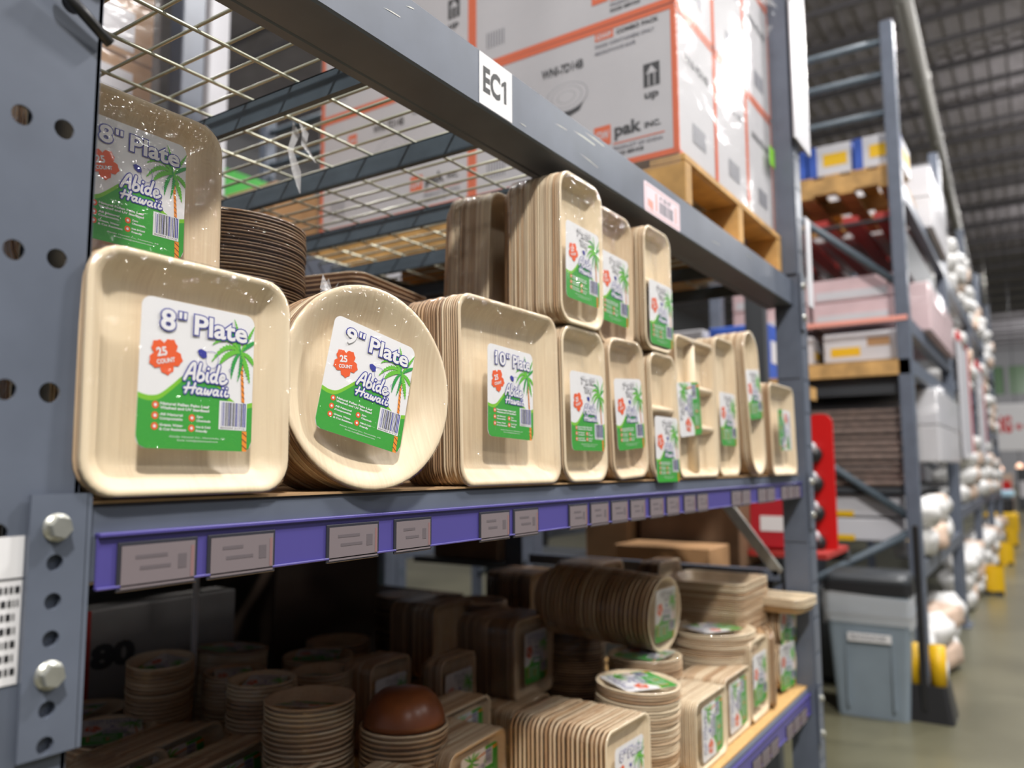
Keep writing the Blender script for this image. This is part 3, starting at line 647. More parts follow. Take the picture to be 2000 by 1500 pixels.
# connector of the middle beam on the near post
def conn(y0, y1, z0, z1, x, holes, bolts, parent=rack):
    mb = perf(holes + bolts, y0, y1, z0, z1, x, .004, .0062)
    mb.box(x-.03, x, y1, y1+.004, z0, z1)
    o = obj('connector_plate', mb, parent, T(0, 0, H), paint)
    for y, z in bolts:
        b = MB(); b.cyl((x-.012, y, z), (x+.002, y, z), .0105, 16); b.cyl((x+.002, y, z), (x+.009, y, z), .0088, 6, 0, .0080, False)
        obj('bolt', b, o, None, galv)
    return o
conn(.292, .3325, -.207, -.0185, -.6135, [(.3105, z) for z in (-.069, -.097, -.124, -.174, -.199)], [(.3105, -.043), (.3105, -.1495)])
conn(.292, .3325, .392, .62, -.6135, [(.3105, z) for z in (.45, .50, .55)], [(.3105, .41), (.3105, .59)])
conn(2.525, 2.570, -.19, -.02, -.593, [(2.55, -.09)], [(2.55, -.05), (2.55, -.15)])
conn(2.525, 2.570, .42, .60, -.593, [(2.55, .50)], [(2.55, .46), (2.55, .56)])
conn(2.525, 2.570, -.82, -.655, -.593, [(2.55, -.74)], [(2.55, -.69), (2.55, -.79)])
# dark clip pin across the post head
mb = MB(); mb.cyl((-.608, .285, .372), (-.612, .3315, .345), .0045, 10); tag(obj('safety_clip', mb, None, T(0, 0, H), blackm), 'black safety clip pushed across the near post at the top left', 'clip')
# end frame of the far side
def bar(name, p0, p1, wd, th, parent, mat, label=None):
    p0, p1 = Vector(p0), Vector(p1); d = p1-p0; L = d.length; m = MB(); m.box(-th/2, th/2, -wd/2, wd/2, 0, L, 0, .002)
    q = d.to_track_quat('Z', 'Y').to_matrix().to_4x4()
    return obj(name, m, parent, T(*W(*p0)) @ q, mat, label)
bar('brace', (-1.00, 2.55, .06), (-.70, 2.55, -.335), .035, .010, rack, galv, 'pale diagonal steel brace')
bar('brace', (-1.62, 2.56, -.34), (-.70, 2.56, -.34), .035, .03, rack, paint); bar('brace', (-1.62, 2.56, -1.0), (-.66, 2.56, -.36), .035, .03, rack, paint)
bar('brace', (-1.62, 2.56, .30), (-.66, 2.56, .92), .035, .03, rack, paint); bar('brace', (-1.62, 2.56, .98), (-.66, 2.56, .98), .035, .03, rack, paint)
for zz in (-.075, .425):
    mb = MB(); mb.prism([(0, 0), (.0, -.155), (-.068, -.155)], 0, .004, 0, Matrix(((1, 0, 0, -.606), (0, 0, 1, 2.519), (0, 1, 0, zz+H), (0, 0, 0, 1))))
    obj('gusset', mb, rack, None, paint)
mb = MB(); mb.box(-.675, -.603, 2.522, 2.528, -1.25, .49); mb.box(-.675, -.603, 2.522, 2.528, .60, 2.9); obj('post_side_plate', mb, rack, T(0, 0, H), paint)
# location sticker and price sticker on the upper beam
mb = MB(); mb.prism([(-.041, -.038), (.041, -.038), (.041, .038), (-.041, .038)], 0, .0005, 0)
put_text(mb, 'EC', -.031, -.016, width=.040, height=.034, z=.0008, mi=1, off=.05)
mb.prism([(.020, -.016), (.0255, -.016), (.0255, .018), (.0215, .018), (.0135, .0115), (.0135, .0065), (.020, .0105)], .0005, .0009, 1)
obj('location_label', mb, ub, T(-.6198, .895, .5415) @ AISLE, [white, black], 'white label reading EC1')
mb = MB(); mb.prism([(x, y) for x, y, _ in rring(.186, .061, .006, 0, 4)], 0, .0005, 0)
rr = [(x, y) for x, y, _ in rring(.172, .050, .004, 0, 4)]
for a, b in zip(rr, rr[1:] + rr[:1]): stroke(mb, [a, b], .0012, .0007, 1, False, 4)
mb.prism([(-.075, -.016), (-.050, -.022), (-.050, -.004), (-.075, -.002)], .0005, .0008, 1)
mb.prism([(-.036, -.018), (-.030, -.018), (-.030, .018), (-.036, .018)], .0005, .0008, 1)
mb.prism([(.066, -.018), (.072, -.018), (.072, .016), (.066, .016)], .0005, .0008, 1)
rb = random.Random(9); x = -.018
while x < .052:
    b = rb.choice([.0015, .003, .005]); mb.prism([(x, -.018), (x+b, -.018), (x+b, .006), (x, .006)], .0005, .0008, 2); x += b + rb.choice([.0015, .003])
put_text(mb, '4 18 07', -.016, .010, width=.06, height=.009, z=.0009, mi=2, off=.03)
obj('price_label', mb, ub, T(-.6198, 1.498, .532) @ AISLE, [pinkbg, pink, grey], 'pink and white bar code label')
mb = MB()   # barcode sheet on the near post, cut by the frame
mb.prism([(-.032, -.054), (.012, -.054), (.012, .05), (-.032, .05)], 0, .0006, 0)
for r in range(7):
    x = -.028; rb = random.Random(r); zc = .012 - r*.0095
    while x < .009:
        b = rb.choice([.0012, .0022, .0034]); mb.prism([(x, zc-.0026), (x+b, zc-.0026), (x+b, zc+.0026), (x, zc+.0026)], .0006, .0008, 1); x += b + .0013
mb.prism([(-.032, .019), (.012, .019), (.012, .0205), (-.032, .0205)], .0006, .0008, 1)
tag(obj('barcode_sheet', mb, None, T(*W(-.6195, .279, -.098)) @ AISLE, [white, black]), 'white sheet of bar codes stuck on the near post at the left edge', 'label')
# cardboard liner and shelf boards
mb = MB(); mb.box(-1.05, -.6175, .336, 2.50, -.0272, -.0248, 0)
tag(obj('cardboard_sheet', mb, None, T(0, 0, H), cardb), 'thin brown cardboard sheet lining the middle shelf under the packs', 'cardboard')
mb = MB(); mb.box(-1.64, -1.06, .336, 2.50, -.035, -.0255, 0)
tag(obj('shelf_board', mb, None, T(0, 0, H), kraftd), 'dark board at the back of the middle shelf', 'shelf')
mb = MB(); mb.box(-1.66, -.624, .333, 2.522, -.6585, -.6535, 0)
tag(obj('shelf_board', mb, None, T(0, 0, H), board), 'tan particle board of the lower shelf under the packs', 'shelf')
# ---- price rails
def rail(label, z0, z1, tags, tz, x, th):
    t = thing('price_rail', label, 'price rail', T(*W(x, 0, 0)))
    mb = MB(); mb.box(0, .0022, Y0+.012, Y1+.02, z0, z1, 0, .0008); mb.box(-.004, .006, Y0+.012, Y1+.02, z1-.0035, z1, 0, .0008); mb.box(0, .005, Y0+.012, Y1+.02, z0, z0+.002, 0, .0004)
    obj('channel_strip', mb, t, None, blue)
    for k, (a, b) in enumerate(tags):
        h2 = th; m = MB(); m.box(.0022, .0045, a-.003, b+.003, tz-h2-.002, tz+.003, 1, .0006); m.box(.0045, .0050, a, b, tz-h2, tz, 0)
        rb = random.Random(k)
        for r in range(2):
            yy = a + .012 + r*.004; m.box(.0050, .0052, yy, yy + (b-a)*rb.uniform(.3, .45), tz-.011-r*.009, tz-.008-r*.009, 2)
        m.box(.0050, .0052, b-(b-a)*.24, b-.008, tz-.022, tz-.010, 2)
        m.box(.0050, .0052, b-.004, b-.001, tz-h2+.004, tz-.004, 3)
        obj('price_tag', m, t, None, [tagm, tagholder, tagink, tagred])
tags = [(.362, .428), (.444, .512), (.584, .655), (.686, .746), (.850, .915), (.930, .990), (1.085, 1.14), (1.155, 1.215), (1.23, 1.29), (1.305, 1.365), (1.39, 1.45), (1.47, 1.53), (1.56, 1.62), (1.635, 1.695), (1.86, 1.93), (1.94, 2.0), (2.07, 2.14), (2.15, 2.22), (2.29, 2.35), (2.36, 2.42), (2.43, 2.49)]
rail('blue price rail with pinkish price tags below the middle shelf', -.094, -.050, tags, -.0615, -.6185, .034)
tags = [(1.2 + k*.075, 1.2 + k*.075 + .064) for k in range(17) if k not in (4, 9, 13)]
rail('blue price rail with price tags on the front of the lower shelf', -.728, -.672, tags, -.700, -.6185, .036)
# ---- wire deck of the upper level
XW = .0485
for d_, (ya, yb) in enumerate(((.345, 1.42), (1.43, 2.50))):
    t = thing('wire_deck', ('near' if d_ == 0 else 'far') + ' zinc wire mesh deck on grey channels above the plate packs', 'wire deck', T(*W(0, 0, 0)))
    for yc in ((.742, 1.0, 1.275) if d_ == 0 else (1.545, 1.82, 2.09, 2.36)):
        m = MB(); m.box(-1.66, -.702, yc-.0015, yc+.0015, .519, .5535); m.box(-1.66, -.702, yc-.0015, yc+.020, .5515, .5535); m.box(-1.66, -.702, yc-.0015, yc+.009, .517, .519)
        obj('support_channel', m, t, None, paintd)
    mx = MB(); mx.cyl((-1.69, 0, 0), (-.64, 0, 0), .0026, 6); mx = mx.mesh('wire', [wirem])
    my = MB(); my.cyl((0, ya, 0), (0, yb, 0), .0026, 6); my = my.mesh('wire', [wirem])
    y = .532 - XW*3
    while y < yb:
        if y > ya: obj('wire', mx, t, T(0, y, .5635))
        y += XW
    for k in range(11): obj('wire', my, t, T(-.666-.1012*k, 0, .5585))
# dangling scrap of film
mb = MB()
P = [(0, 0, 0), (.004, .002, -.02), (-.004, 0, -.045), (.006, .004, -.08), (.012, .006, -.115)]
mb.loft([[(x-wd, y, z), (x+wd, y+.002, z), (x, y+.004, z)] for (x, y, z), wd in zip(P, (.001, .006, .004, .007, .001))], 0, False)
mb.loft([[(x*1.0+.01+z*-.25-wd, y, z*.8), (x+.01+z*-.25+wd, y+.002, z*.8), (x+.01-z*.25, y+.004, z*.8)] for (x, y, z), wd in zip(P[:4], (.001, .005, .004, .001))], 0, False)
tag(obj('film_scrap', mb, None, T(*W(-.975, .832, .556)) @ RZ(40), fluff), 'torn strip of clear film dangling from the wire deck', 'film')
# ------------------------------------------------------------------ goods on the upper level
def pallet(label, x0, x1, y0, y1, z, h=.138, along_x=True, group=None, mat=None):
    t = thing('wooden_pallet', label, 'pallet', T(*W(x0, y0, z)), group); mat = mat or woodm; Lx, Ly = x1-x0, y1-y0
    for k in range(3):
        m = MB(); c = .02 + k*(Ly-.04)/2; m.box(0, Lx, c-.02, c+.02, .018, h-.018, 0, .002); obj('stringer', m, t, None, mat)
    for zz, nn in ((0, 5), (h-.018, 7)):
        for k in range(nn):
            wd = .09; c = wd/2 + k*(Lx-wd)/(nn-1); m = MB(); m.box(c-wd/2, c+wd/2, 0, Ly, zz, zz+.018, 0, .002); obj('deck_board', m, t, None, mat)
    return t
pallet('wooden pallet under the white and orange cartons on the upper level', -1.86, -.645, 1.70, 2.515, .586)
BX, BY, BZ = .600, .271, .372
def carton_front(mb, M):
    """print on the end that faces along the aisle; local x right, y up, origin lower left"""
    def P(a, b, c_, d, mi): mb.add([(a, b, .001), (c_, b, .001), (c_, d, .001), (a, d, .001)], [(0, 1, 2, 3)], mi, False, M)
    s = .014
    P(0, 0, BX, s, 1); P(0, BZ-s, BX, BZ, 1); P(0, 0, s, BZ, 1); P(BX-s, 0, BX, BZ, 1)
    def tx(t_, x, y, wd, h_, mi, off=.05): put_text(mb, t_, x, y, width=wd, height=h_, z=.0012, mi=mi, off=off, M=M)
    tx('WNI-7D14B', .228, .282, .122, .022, 2)
    tx('up', .517, .152, .034, .018, 2); P(.514, .180, .556, .238, 2)
    for q in ([(.526, .180), (.529, .180), (.529, .218), (.526, .218)], [(.541, .180), (.544, .180), (.544, .218), (.541, .218)], [(.520, .212), (.550, .212), (.535, .232)]):
        mb.add([(x, y, .0014) for x, y in q], [tuple(range(len(q)))], 0, False, M)
    P(.378, .062, .424, .112, 1); tx('GW', .383, .078, .036, .020, 0)
    tx('pak', .436, .078, .066, .030, 2); tx('INC.', .515, .080, .040, .013, 2)
    P(.43, .058, .565, .061, 1); tx('PRODUCT OF CHINA', .43, .043, .13, .008, 3); tx('FOOD SERVICE', .43, .028, .08, .008, 2)
    P(.385, .336, .436, .356, 1); tx('GWP', .389, .340, .042, .012, 0); tx('COMBO PACK', .445, .340, .11, .010, 2)
    tx('FOOD CONTAINERS ONLY', .385, .318, .16, .008, 3); tx('MICROWAVE SAFE', .385, .300, .11, .008, 3)
    for k in range(7): P(.05 + k*.009, .05, .054 + k*.009, .095, 3)
    P(.120, .262, .158, .300, 1); tx('GW', .125, .272, .03, .014, 0)
    for r, mi, zz in ((.062, 3, .0012), (.060, 0, .0013), (.046, 3, .0014), (.0445, 0, .0015), (.026, 3, .0016), (.0245, 0, .0017)):
        mb.add([(x, y*.62 + .215*.38, zz) for x, y in disc(.300, .215, r, 28)], [tuple(range(28))], mi, False, M)
    mb.add([(x, y, .00115) for x, y in [(.245, .200), (.262, .172), (.30, .160), (.338, .172), (.358, .205)]], [(0, 1, 2, 3, 4)], 2, False, M)
mb0 = MB(); mb0.box(0, BX-.004, 0, BY-.004, 0, BZ-.003, 0, .003)
carton_front(mb0, Matrix(((1, 0, 0, 0), (0, 0, -1, 0), (0, 1, 0, 0), (0, 0, 0, 1))))
Ms = Matrix(((0, 0, 1, BX-.004), (1, 0, 0, 0), (0, 1, 0, 0), (0, 0, 0, 1)))
def PS(a, b, c_, d, mi): mb0.add([(a, b, .001), (c_, b, .001), (c_, d, .001), (a, d, .001)], [(0, 1, 2, 3)], mi, False, Ms)
PS(0, 0, .012, BZ, 1); PS(BY-.016, 0, BY-.004, BZ, 1); PS(0, 0, BY-.004, .012, 1); PS(0, BZ-.014, BY-.004, BZ-.003, 1)
put_text(mb0, 'WNI-7D14B', .05, .25, width=.17, height=.020, z=.0012, mi=2, off=.04, M=Ms); PS(.10, .06, .19, .11, 3)
cm = mb0.mesh('carton', [carton, orangeb, black, grey])
names_r = ['bottom', 'middle', 'top']; names_y = ['front', 'second', 'rear']
for r in range(3):
    for c_ in range(2):
        for k in range(3):
            o = obj('carton', cm, None, T(*W(-.660 - BX*(c_+1) + .002, 1.702 + BY*k, .727 + BZ*r)) @ RZ(random.uniform(-.4, .4)))
            tag(o, 'white orange-edged carton, %s layer, %s row, %s column on the upper pallet' % (names_r[r], names_y[k], 'aisle-side' if c_ == 0 else 'inner'), 'carton', 'white orange-edged cartons on the upper pallet')
mb = MB(); mb.loft([[(x - 1.26, y + 1.702 + .4045, z) for x, y, z in rring(1.212 + e, .812 + e, .012, zz, 3)] for zz, e in ((.70, .004), (.74, .01), (1.2, .006), (1.8, .012))], 0, True, False, False)
tag(obj('stretch_wrap', mb, None, T(0, 0, H), wrapm), 'glossy clear stretch film wrapped around the orange-edged cartons', 'film')
mb = MB(); rb = random.Random(5)
for k in range(16):
    a = (rb.uniform(-.05, .02), rb.uniform(-.05, .05), rb.uniform(-.14, .10)); mb.add([a] + [tuple(a[i] + rb.uniform(-.05, .05) for i in range(3)) for _ in range(2)], [(0, 1, 2)])
tag(obj('bunched_film', mb, None, T(*W(-.612, 2.40, 1.53)), fluff), 'bunched knot of clear film at the top corner of the wrapped cartons', 'film')
mb = MB(); mb.prism([(0, 0), (.055, 0), (.055, .06), (0, .06)], 0, .001, 0, T(*W(-.645, 2.42, .93)) @ AISLE)
tag(obj('green_sticker', mb, None, None, lime), 'pale green sticker on the wrapped cartons near the far post', 'label')
mb = MB(); mb.box(-.590, -.584, 2.50, 2.70, 1.03, 2.1, 0, .001); tag(obj('end_sign', mb, None, T(0, 0, H), whitemt), 'tall blank white sign panel hanging beside the far post', 'sign')
mb = MB(); mb.box(-.585, -.58, 2.57, 2.63, .50, .79, 0, .001); tag(obj('end_sign', mb, None, T(0, 0, H), whitemt), 'small blank white panel on the far post below the tall sign', 'sign')
# ------------------------------------------------------------------ setting
def setting(name, mb, mats): return struct(obj(name, mb, None, T(0, 0, H), mats))
# floor with soft concrete stain
m, nt, b = nmat('concrete_floor')
tc = N(nt, 'ShaderNodeTexCoord'); nz = N(nt, 'ShaderNodeTexNoise'); nz.inputs['Scale'].default_value = 1.3; nz.inputs['Detail'].default_value = 6
nt.links.new(tc.outputs['Object'], nz.inputs['Vector']); cr = N(nt, 'ShaderNodeValToRGB')
cr.color_ramp.elements[0].position = .3; cr.color_ramp.elements[0].color = (.095, .09, .055, 1); cr.color_ramp.elements[1].position = .7; cr.color_ramp.elements[1].color = (.165, .155, .10, 1)
nt.links.new(nz.outputs['Fac'], cr.inputs[0]); nt.links.new(cr.outputs[0], b.inputs['Base Color']); b.inputs['Roughness'].default_value = .28
floorm = m
mb = MB(); mb.box(-14, 10, -6, 60, -1.30, -1.25); setting('floor', mb, floorm)
ceilm = plain('ceiling_steel', (.50, .47, .49), .7, 0, .1, 3); ceild = plain('ceiling_joist_paint', (.22, .21, .225), .6)
mb = MB(); mb.box(-14, 10, -6, 60, 7.2, 7.25); setting('ceiling', mb, ceilm)
cl = bpy.data.objects['ceiling']
rm = MB(); rm.box(-.03, .03, 0, 45, 0, .05); rm = rm.mesh('deck_rib', [ceilm])
for k in range(44): obj('deck_rib', rm, cl, T(-9 + k*.28, 11, 7.15))
jm = MB(); jm.box(-12, 9, -.04, .04, 0, .10); jm.box(-12, 9, -.03, .03, -.42, -.34)
for k in range(42):
    x = -12 + k*.5; jm.add([(x, -.01, 0), (x, .01, 0), (x+.25, .01, -.36), (x+.25, -.01, -.36)], [(0, 1, 2, 3)]); jm.add([(x+.25, -.01, -.36), (x+.25, .01, -.36), (x+.5, .01, 0), (x+.5, -.01, 0)], [(0, 1, 2, 3)])
jm = jm.mesh('joist', [ceild])
for k in range(26): obj('joist', jm, cl, T(0, 6 + k*1.9, 7.0))
pipem = plain('pale_pipe', (.34, .33, .31), .5)
mb = MB(); mb.cyl((-.72, 3, 4.5), (-1.33, 27, 4.5), .085, 14)
for k in range(12): mb.cyl((-.72 - .61*(k*2+1)/24, 4+k*2, 4.5), (-.72 - .61*(k*2+1)/24, 4.05+k*2, 4.5), .10, 14)
tag(obj('ceiling_pipe', mb, None, T(0, 0, H), pipem), 'thick pale pipe running under the ceiling down the aisle', 'pipe')
wallm = plain('wall_paint', (.45, .45, .47), .7); glassg = plain('window_outdoors', (.12, .26, .10), .3)
mb = MB(); mb.box(-14, 10, 56, 56.2, -1.25, 4.2); mb.box(-14, 10, 56, 56.2, 5.9, 7.2)
for k in range(12): mb.box(-13.6 + k*2, -13.35 + k*2, 56, 56.2, 4.2, 5.9)
setting('wall_far', mb, wallm)
mb = MB(); mb.box(-14, 10, 56.25, 56.3, 4.2, 5.9); setting('window_1', mb, glassg)
mb = MB(); mb.box(-14, -13.8, -6, 56, -1.25, 7.2); setting('wall_left', mb, wallm)
# hanging sign at the end of the aisle
sg = thing('hanging_sign', 'white hanging banner with red lettering at the end of the aisle', 'sign', T(*W(-1.2, 22, .32)))
mb = MB(); mb.box(0, 2.6, 0, .04, 0, 1.1, 0, .01); put_text(mb, 'KING', .10, .45, width=.55, height=.34, z=.0, mi=1, off=.08, M=Matrix(((1, 0, 0, 0), (0, 0, -1, -.003), (0, 1, 0, 0), (0, 0, 0, 1))))
put_text(mb, 'e ~', .75, .50, width=.3, height=.18, z=.0, mi=1, off=.05, M=Matrix(((1, 0, 0, 0), (0, 0, -1, -.003), (0, 1, 0, 0), (0, 0, 0, 1))))
obj('panel', mb, sg, None, [white, redm]); mb = MB()
for x in (.3, 2.3): mb.cyl((x, .02, 1.1), (x, .02, 6.6), .008, 6)
obj('hanger', mb, sg, None, galv)
# ------------------------------------------------------------------ racks further down the aisle
XF = -.56
def far_rack(label, y0, n, levels, bay=2.4, xr=-1.62, xf=XF, ztop=2.55):
    t = thing('pallet_rack', label, 'shelving rack', T(*W(0, y0, 0)))
    for k in range(n+1):
        for x in (xf, xr):
            m = MB(); m.box(x-.07, x, k*bay-.04, k*bay+.04, -1.25, ztop, 0, .004)
            for q in range(30): m.box(x, x+.001, k*bay-.012, k*bay+.012, -1.2+q*.12, -1.16+q*.12, 1)
            m.box(x-.1, x+.03, k*bay-.06, k*bay+.06, -1.25, -1.24); obj('upright_post', m, t, None, [paint, paintd])
        for za, zb, xa, xb in ((2.45, 2.45, xf, xr), (2.25, 2.25, xf, xr), (2.02, 2.02, xf, xr), (1.95, 1.0, xr, xf), (-.3, .45, xf, xr), (-.35, -.95, xf, xr)):
            m = MB(); p0, p1 = Vector((xa-.035, k*bay, za)), Vector((xb-.035, k*bay, zb)); m.cyl(p0, p1, .022, 8); obj('brace', m, t, None, paintd)
    for k in range(n):
        for z in levels:
            for x in (xf, xr+.06):
                m = MB(); m.box(x-.06, x, k*bay+.04, (k+1)*bay-.04, z-.09, z, 0, .004); obj('beam', m, t, None, paint)
    return t
far_rack('grey rack beyond the gap, holding blue and pink cartons', 4.84, 1, (1.60, .82, .585, -.52), bay=2.35)
far_rack('second far rack down the aisle stacked with wrapped white bundles', 7.35, 2, (1.55, .70, -.35), bay=2.4)
far_rack('most distant rack at the end of the aisle', 12.3, 1, (1.35, .45, -.40), bay=2.4)
def boxm(w_, d_, h_, mats, bands=()):
    m = MB(); m.box(0, w_, 0, d_, 0, h_, 0, min(.006, h_*.1))
    for (a, b, c_, d, mi) in bands:
        m.box(a*w_, c_*w_, -.002, 0, b*h_, d*h_, mi); m.box(w_, w_+.002, a*d_, c_*d_, b*h_, d*h_, mi)
    return m.mesh('carton', mats)
def row(me, nm, lab, cat, grp, pts, extra=None):
    for i, p in enumerate(pts): tag(obj(nm, me, None, T(*W(*p)) @ RZ(random.uniform(-1, 1))), lab[i] if isinstance(lab, list) else lab, cat, grp)
# first far rack: level by level
pallet('yellowish pallet under the blue and white cartons on the far rack', -1.60, -.60, 4.90, 5.85, 1.605, .13)
bw = boxm(.245, .40, .18, [bluebox, whitemt, yellow], ((.25, .3, .8, .62, 1),))
ww = boxm(.245, .40, .19, [whitemt, bluebox, yellow], ((0, 0, .2, 1, 1), (.35, .3, .9, .7, 2)))
row(bw, 'carton', ['blue carton with white panel on the far top pallet, inner side', 'blue carton with white panel on the far top pallet, next to the white ones'], 'carton', 'blue and white cartons on the far top pallet', [(-1.60, 4.92, 1.74), (-1.34, 4.92, 1.74)])
row(ww, 'carton', ['white and blue carton on the far top pallet, inner one', 'white and blue carton on the far top pallet, at the aisle corner'], 'carton', 'blue and white cartons on the far top pallet', [(-1.08, 4.92, 1.74), (-.82, 4.92, 1.74)])
# red carrier slats under that pallet
t = thing('red_slat_crate', 'row of red slats seen beneath the top pallet of the far rack', 'slats', T(*W(-1.6, 4.9, 1.16)))
for k in range(6):
    m = MB(); m.box(.02+k*.17, .11+k*.17, 0, 1.9, .26+.0*k, .30, 0, .003); obj('slat', m, t, None, reddk)
m = MB(); m.box(0, 1.0, .0, .05, .25, .26, 0); m.box(0, 1.0, 1.8, 1.85, .25, .26, 0); m.box(0, .04, 0, 1.85, 0, .25); m.box(.96, 1.0, 0, 1.85, 0, .25); obj('frame', m, t, None, darkm)
pk = boxm(.46, .42, .135, [palebox, whitemt], ((.05, .1, .9, .45, 1),))
for r in range(2):
    for c_ in range(2):
        tag(obj('carton', pk, None, T(*W(-1.58 + c_*.485, 4.92, .825 + r*.14))), 'flat pale pink carton, %s layer, %s side of the far rack' % (('lower', 'upper')[r], ('inner', 'aisle')[c_]), 'carton', 'flat pale pink cartons on the far rack')
mb = MB(); mb.box(-1.6, -.57, 4.795, 4.80, .80, .826); tag(obj('red_edge_strip', mb, None, T(0, 0, H), pink), 'pink-red strip along the shelf edge of the far rack', 'strip')
wy = boxm(.40, .40, .17, [whitemt, kraft, yellow], ((.1, .2, .5, .5, 2), (.6, .5, .9, .8, 1)))
row(wy, 'carton', ['white carton with small print under the pink cartons, inner', 'white carton with small print under the pink cartons, aisle side'], 'carton', 'white cartons on the third level of the far rack', [(-1.50, 4.92, .60), (-1.04, 4.92, .60)])
mb = MB(); mb.box(-1.55, -.64, 4.87, 5.4, .40, .495); tag(obj('dark_gap_block', mb, None, T(0, 0, H), darkm), 'dark block standing in for the shaded gap under the wooden platform of the far rack', 'crate')  # dark filler block; the shade of an open gap is in its colour
mb = MB(); mb.box(-1.6, -.57, 4.80, 5.9, .50, .583); tag(obj('wood_platform', mb, None, T(0, 0, H), woodm), 'thick tan wooden platform under the white cartons of the far rack', 'platform')
t = thing('paper_bundle', 'large dark brown wrapped bundle of paper rolls on the far rack', 'bundle', T(*W(-1.55, 4.88, -.12)))
for r in range(12):
    m = MB(); m.box(0, .92, 0, .60, r*.037, r*.037+.033, 0, .012); obj('sheet_stack', m, t, T(random.uniform(-.012, .012), random.uniform(-.02, .02), 0), brownroll)
m = MB(); m.box(-.015, .94, -.02, .63, -.005, .455, 0, .03); obj('shrink_wrap', m, t, None, filmmat('bundle_film', .14, .9, 8, .02))
mb = MB(); mb.box(-1.6, -.60, 4.86, 6.9, -.155, -.125); tag(obj('shelf_board', mb, None, T(0, 0, H), darkm), 'dark shelf board under the brown paper bundle', 'shelf')
wyl = boxm(.44, .40, .125, [whitemt, yellow], ((.05, .0, .4, .25, 1),))
for r, z in enumerate((-.29, -.425)):
    for c_ in range(2):
        tag(obj('carton', wyl, None, T(*W(-1.56 + c_*.47, 4.9, z))), 'white flat carton with yellow corner, %s row, %s side above the bin' % (('upper', 'lower')[r], ('inner', 'aisle')[c_]), 'carton', 'white flat cartons above the grey bin')
mb = MB(); mb.cyl((-1.45, 4.95, -.70), (-1.45, 5.3, -.70), .13, 20); tag(obj('orange_bucket_drum', mb, None, T(0, 0, H), plain('orange_brown', (.5, .14, .05), .5)), 'orange-brown drum end visible behind the far post', 'drum')
for i, (x, z) in enumerate(((-1.35, -1.1), (-1.05, -1.05), (-.78, -1.1))):
    m = MB(); m.box(x-.12, x+.12, 4.95, 5.3, -1.245, z+.35, 0, .03); tag(obj('dark_tub', m, None, T(0, 0, H), darkm), ['dark tub at floor level behind the bin, inner', 'dark tub at floor level behind the bin, middle', 'dark tub at floor level behind the bin, aisle side'][i], 'tub', 'dark tubs behind the grey bin')
# lumpy wrapped sacks and bundles on the aisle side of the far racks
def blob(rx, ry, rz, seed, mat, nu=12, nv=8):
    rb = random.Random(seed); m = MB(); R = []
    ph = [rb.uniform(0, 6.28) for _ in range(4)]
    for j in range(nv+1):
        v = PI*(j+.001)/(nv+.002); ring_ = []
        for i in range(nu):
            u = 2*PI*i/nu; k = 1 + .10*math.sin(3*u+ph[0]+2*v) + .07*math.sin(5*v+ph[1]) + rb.uniform(-.04, .04)
            s_ = abs(math.sin(v))**.6; cu, su = math.cos(u), math.sin(u)
            ring_.append((rx*k*s_*math.copysign(abs(cu)**.7, cu), ry*k*s_*math.copysign(abs(su)**.7, su), -rz*k*math.copysign(abs(math.cos(v))**.7, math.cos(v))))
        R.append(ring_)
    m.loft(R, 0, True); return m.mesh('sack', [mat])
S1 = [blob(.13, .22, .085, s, sack) for s in range(3)] + [blob(.13, .22, .085, 9, tansack)]
sacklab = ['white plastic sack', 'bulging white sack', 'crumpled white sack', 'tan sack']
LV = {7.35: (1.55, .70, -.35, -1.24), 12.3: (1.35, .45, -.40, -1.24)}
cnt = 0
ORD = ['first', 'second', 'third', 'fourth', 'fifth', 'sixth', 'seventh', 'eighth', 'ninth', 'tenth', 'eleventh', 'twelfth', 'thirteenth', 'fourteenth', 'fifteenth', 'sixteenth']
def sacks(y0, y1, z, nl, x, first):
    global cnt
    for r in range(nl):
        y = y0; k = 0
        while y < y1:
            if min(abs(y - q) for q in (4.84, 7.19, 7.35, 9.75, 12.15, 12.3, 14.7)) < .29: y += .46; k += 1; continue
            s_ = (cnt*7 + r) % 4; cnt += 1
            o = obj('sack', S1[s_], None, T(*W(x + random.uniform(-.03, .04), y, z + .085 + r*.155)) @ RZ(random.uniform(-15, 15)))
            tag(o, '%s %s, layer %s, %s along' % (sacklab[s_], first, ['one', 'two', 'three', 'four', 'five'][r], ORD[k]), 'sack', 'sacks stacked on the far racks'); y += .46; k += 1
sacks(5.15, 7.1, -1.245, 2, -.66, 'on the floor of the first far rack')
sacks(5.15, 7.1, -.516, 2, -.66, 'at waist level of the first far rack')
sacks(7.6, 12.0, 1.56, 3, -.66, 'on the top level of the second far rack')
sacks(7.6, 12.0, .71, 3, -.66, 'on the middle level of the second far rack')
sacks(7.6, 12.0, -.34, 4, -.66, 'on the low level of the second far rack')
sacks(7.6, 12.0, -1.245, 3, -.66, 'on the floor of the second far rack')
sacks(12.6, 14.4, 1.36, 3, -.66, 'on the top level of the last rack')
sacks(12.6, 14.4, .46, 3, -.66, 'on the middle level of the last rack')
sacks(12.6, 14.4, -.39, 3, -.66, 'on the low level of the last rack')
sacks(12.6, 14.4, -1.245, 3, -.66, 'on the floor of the last rack')
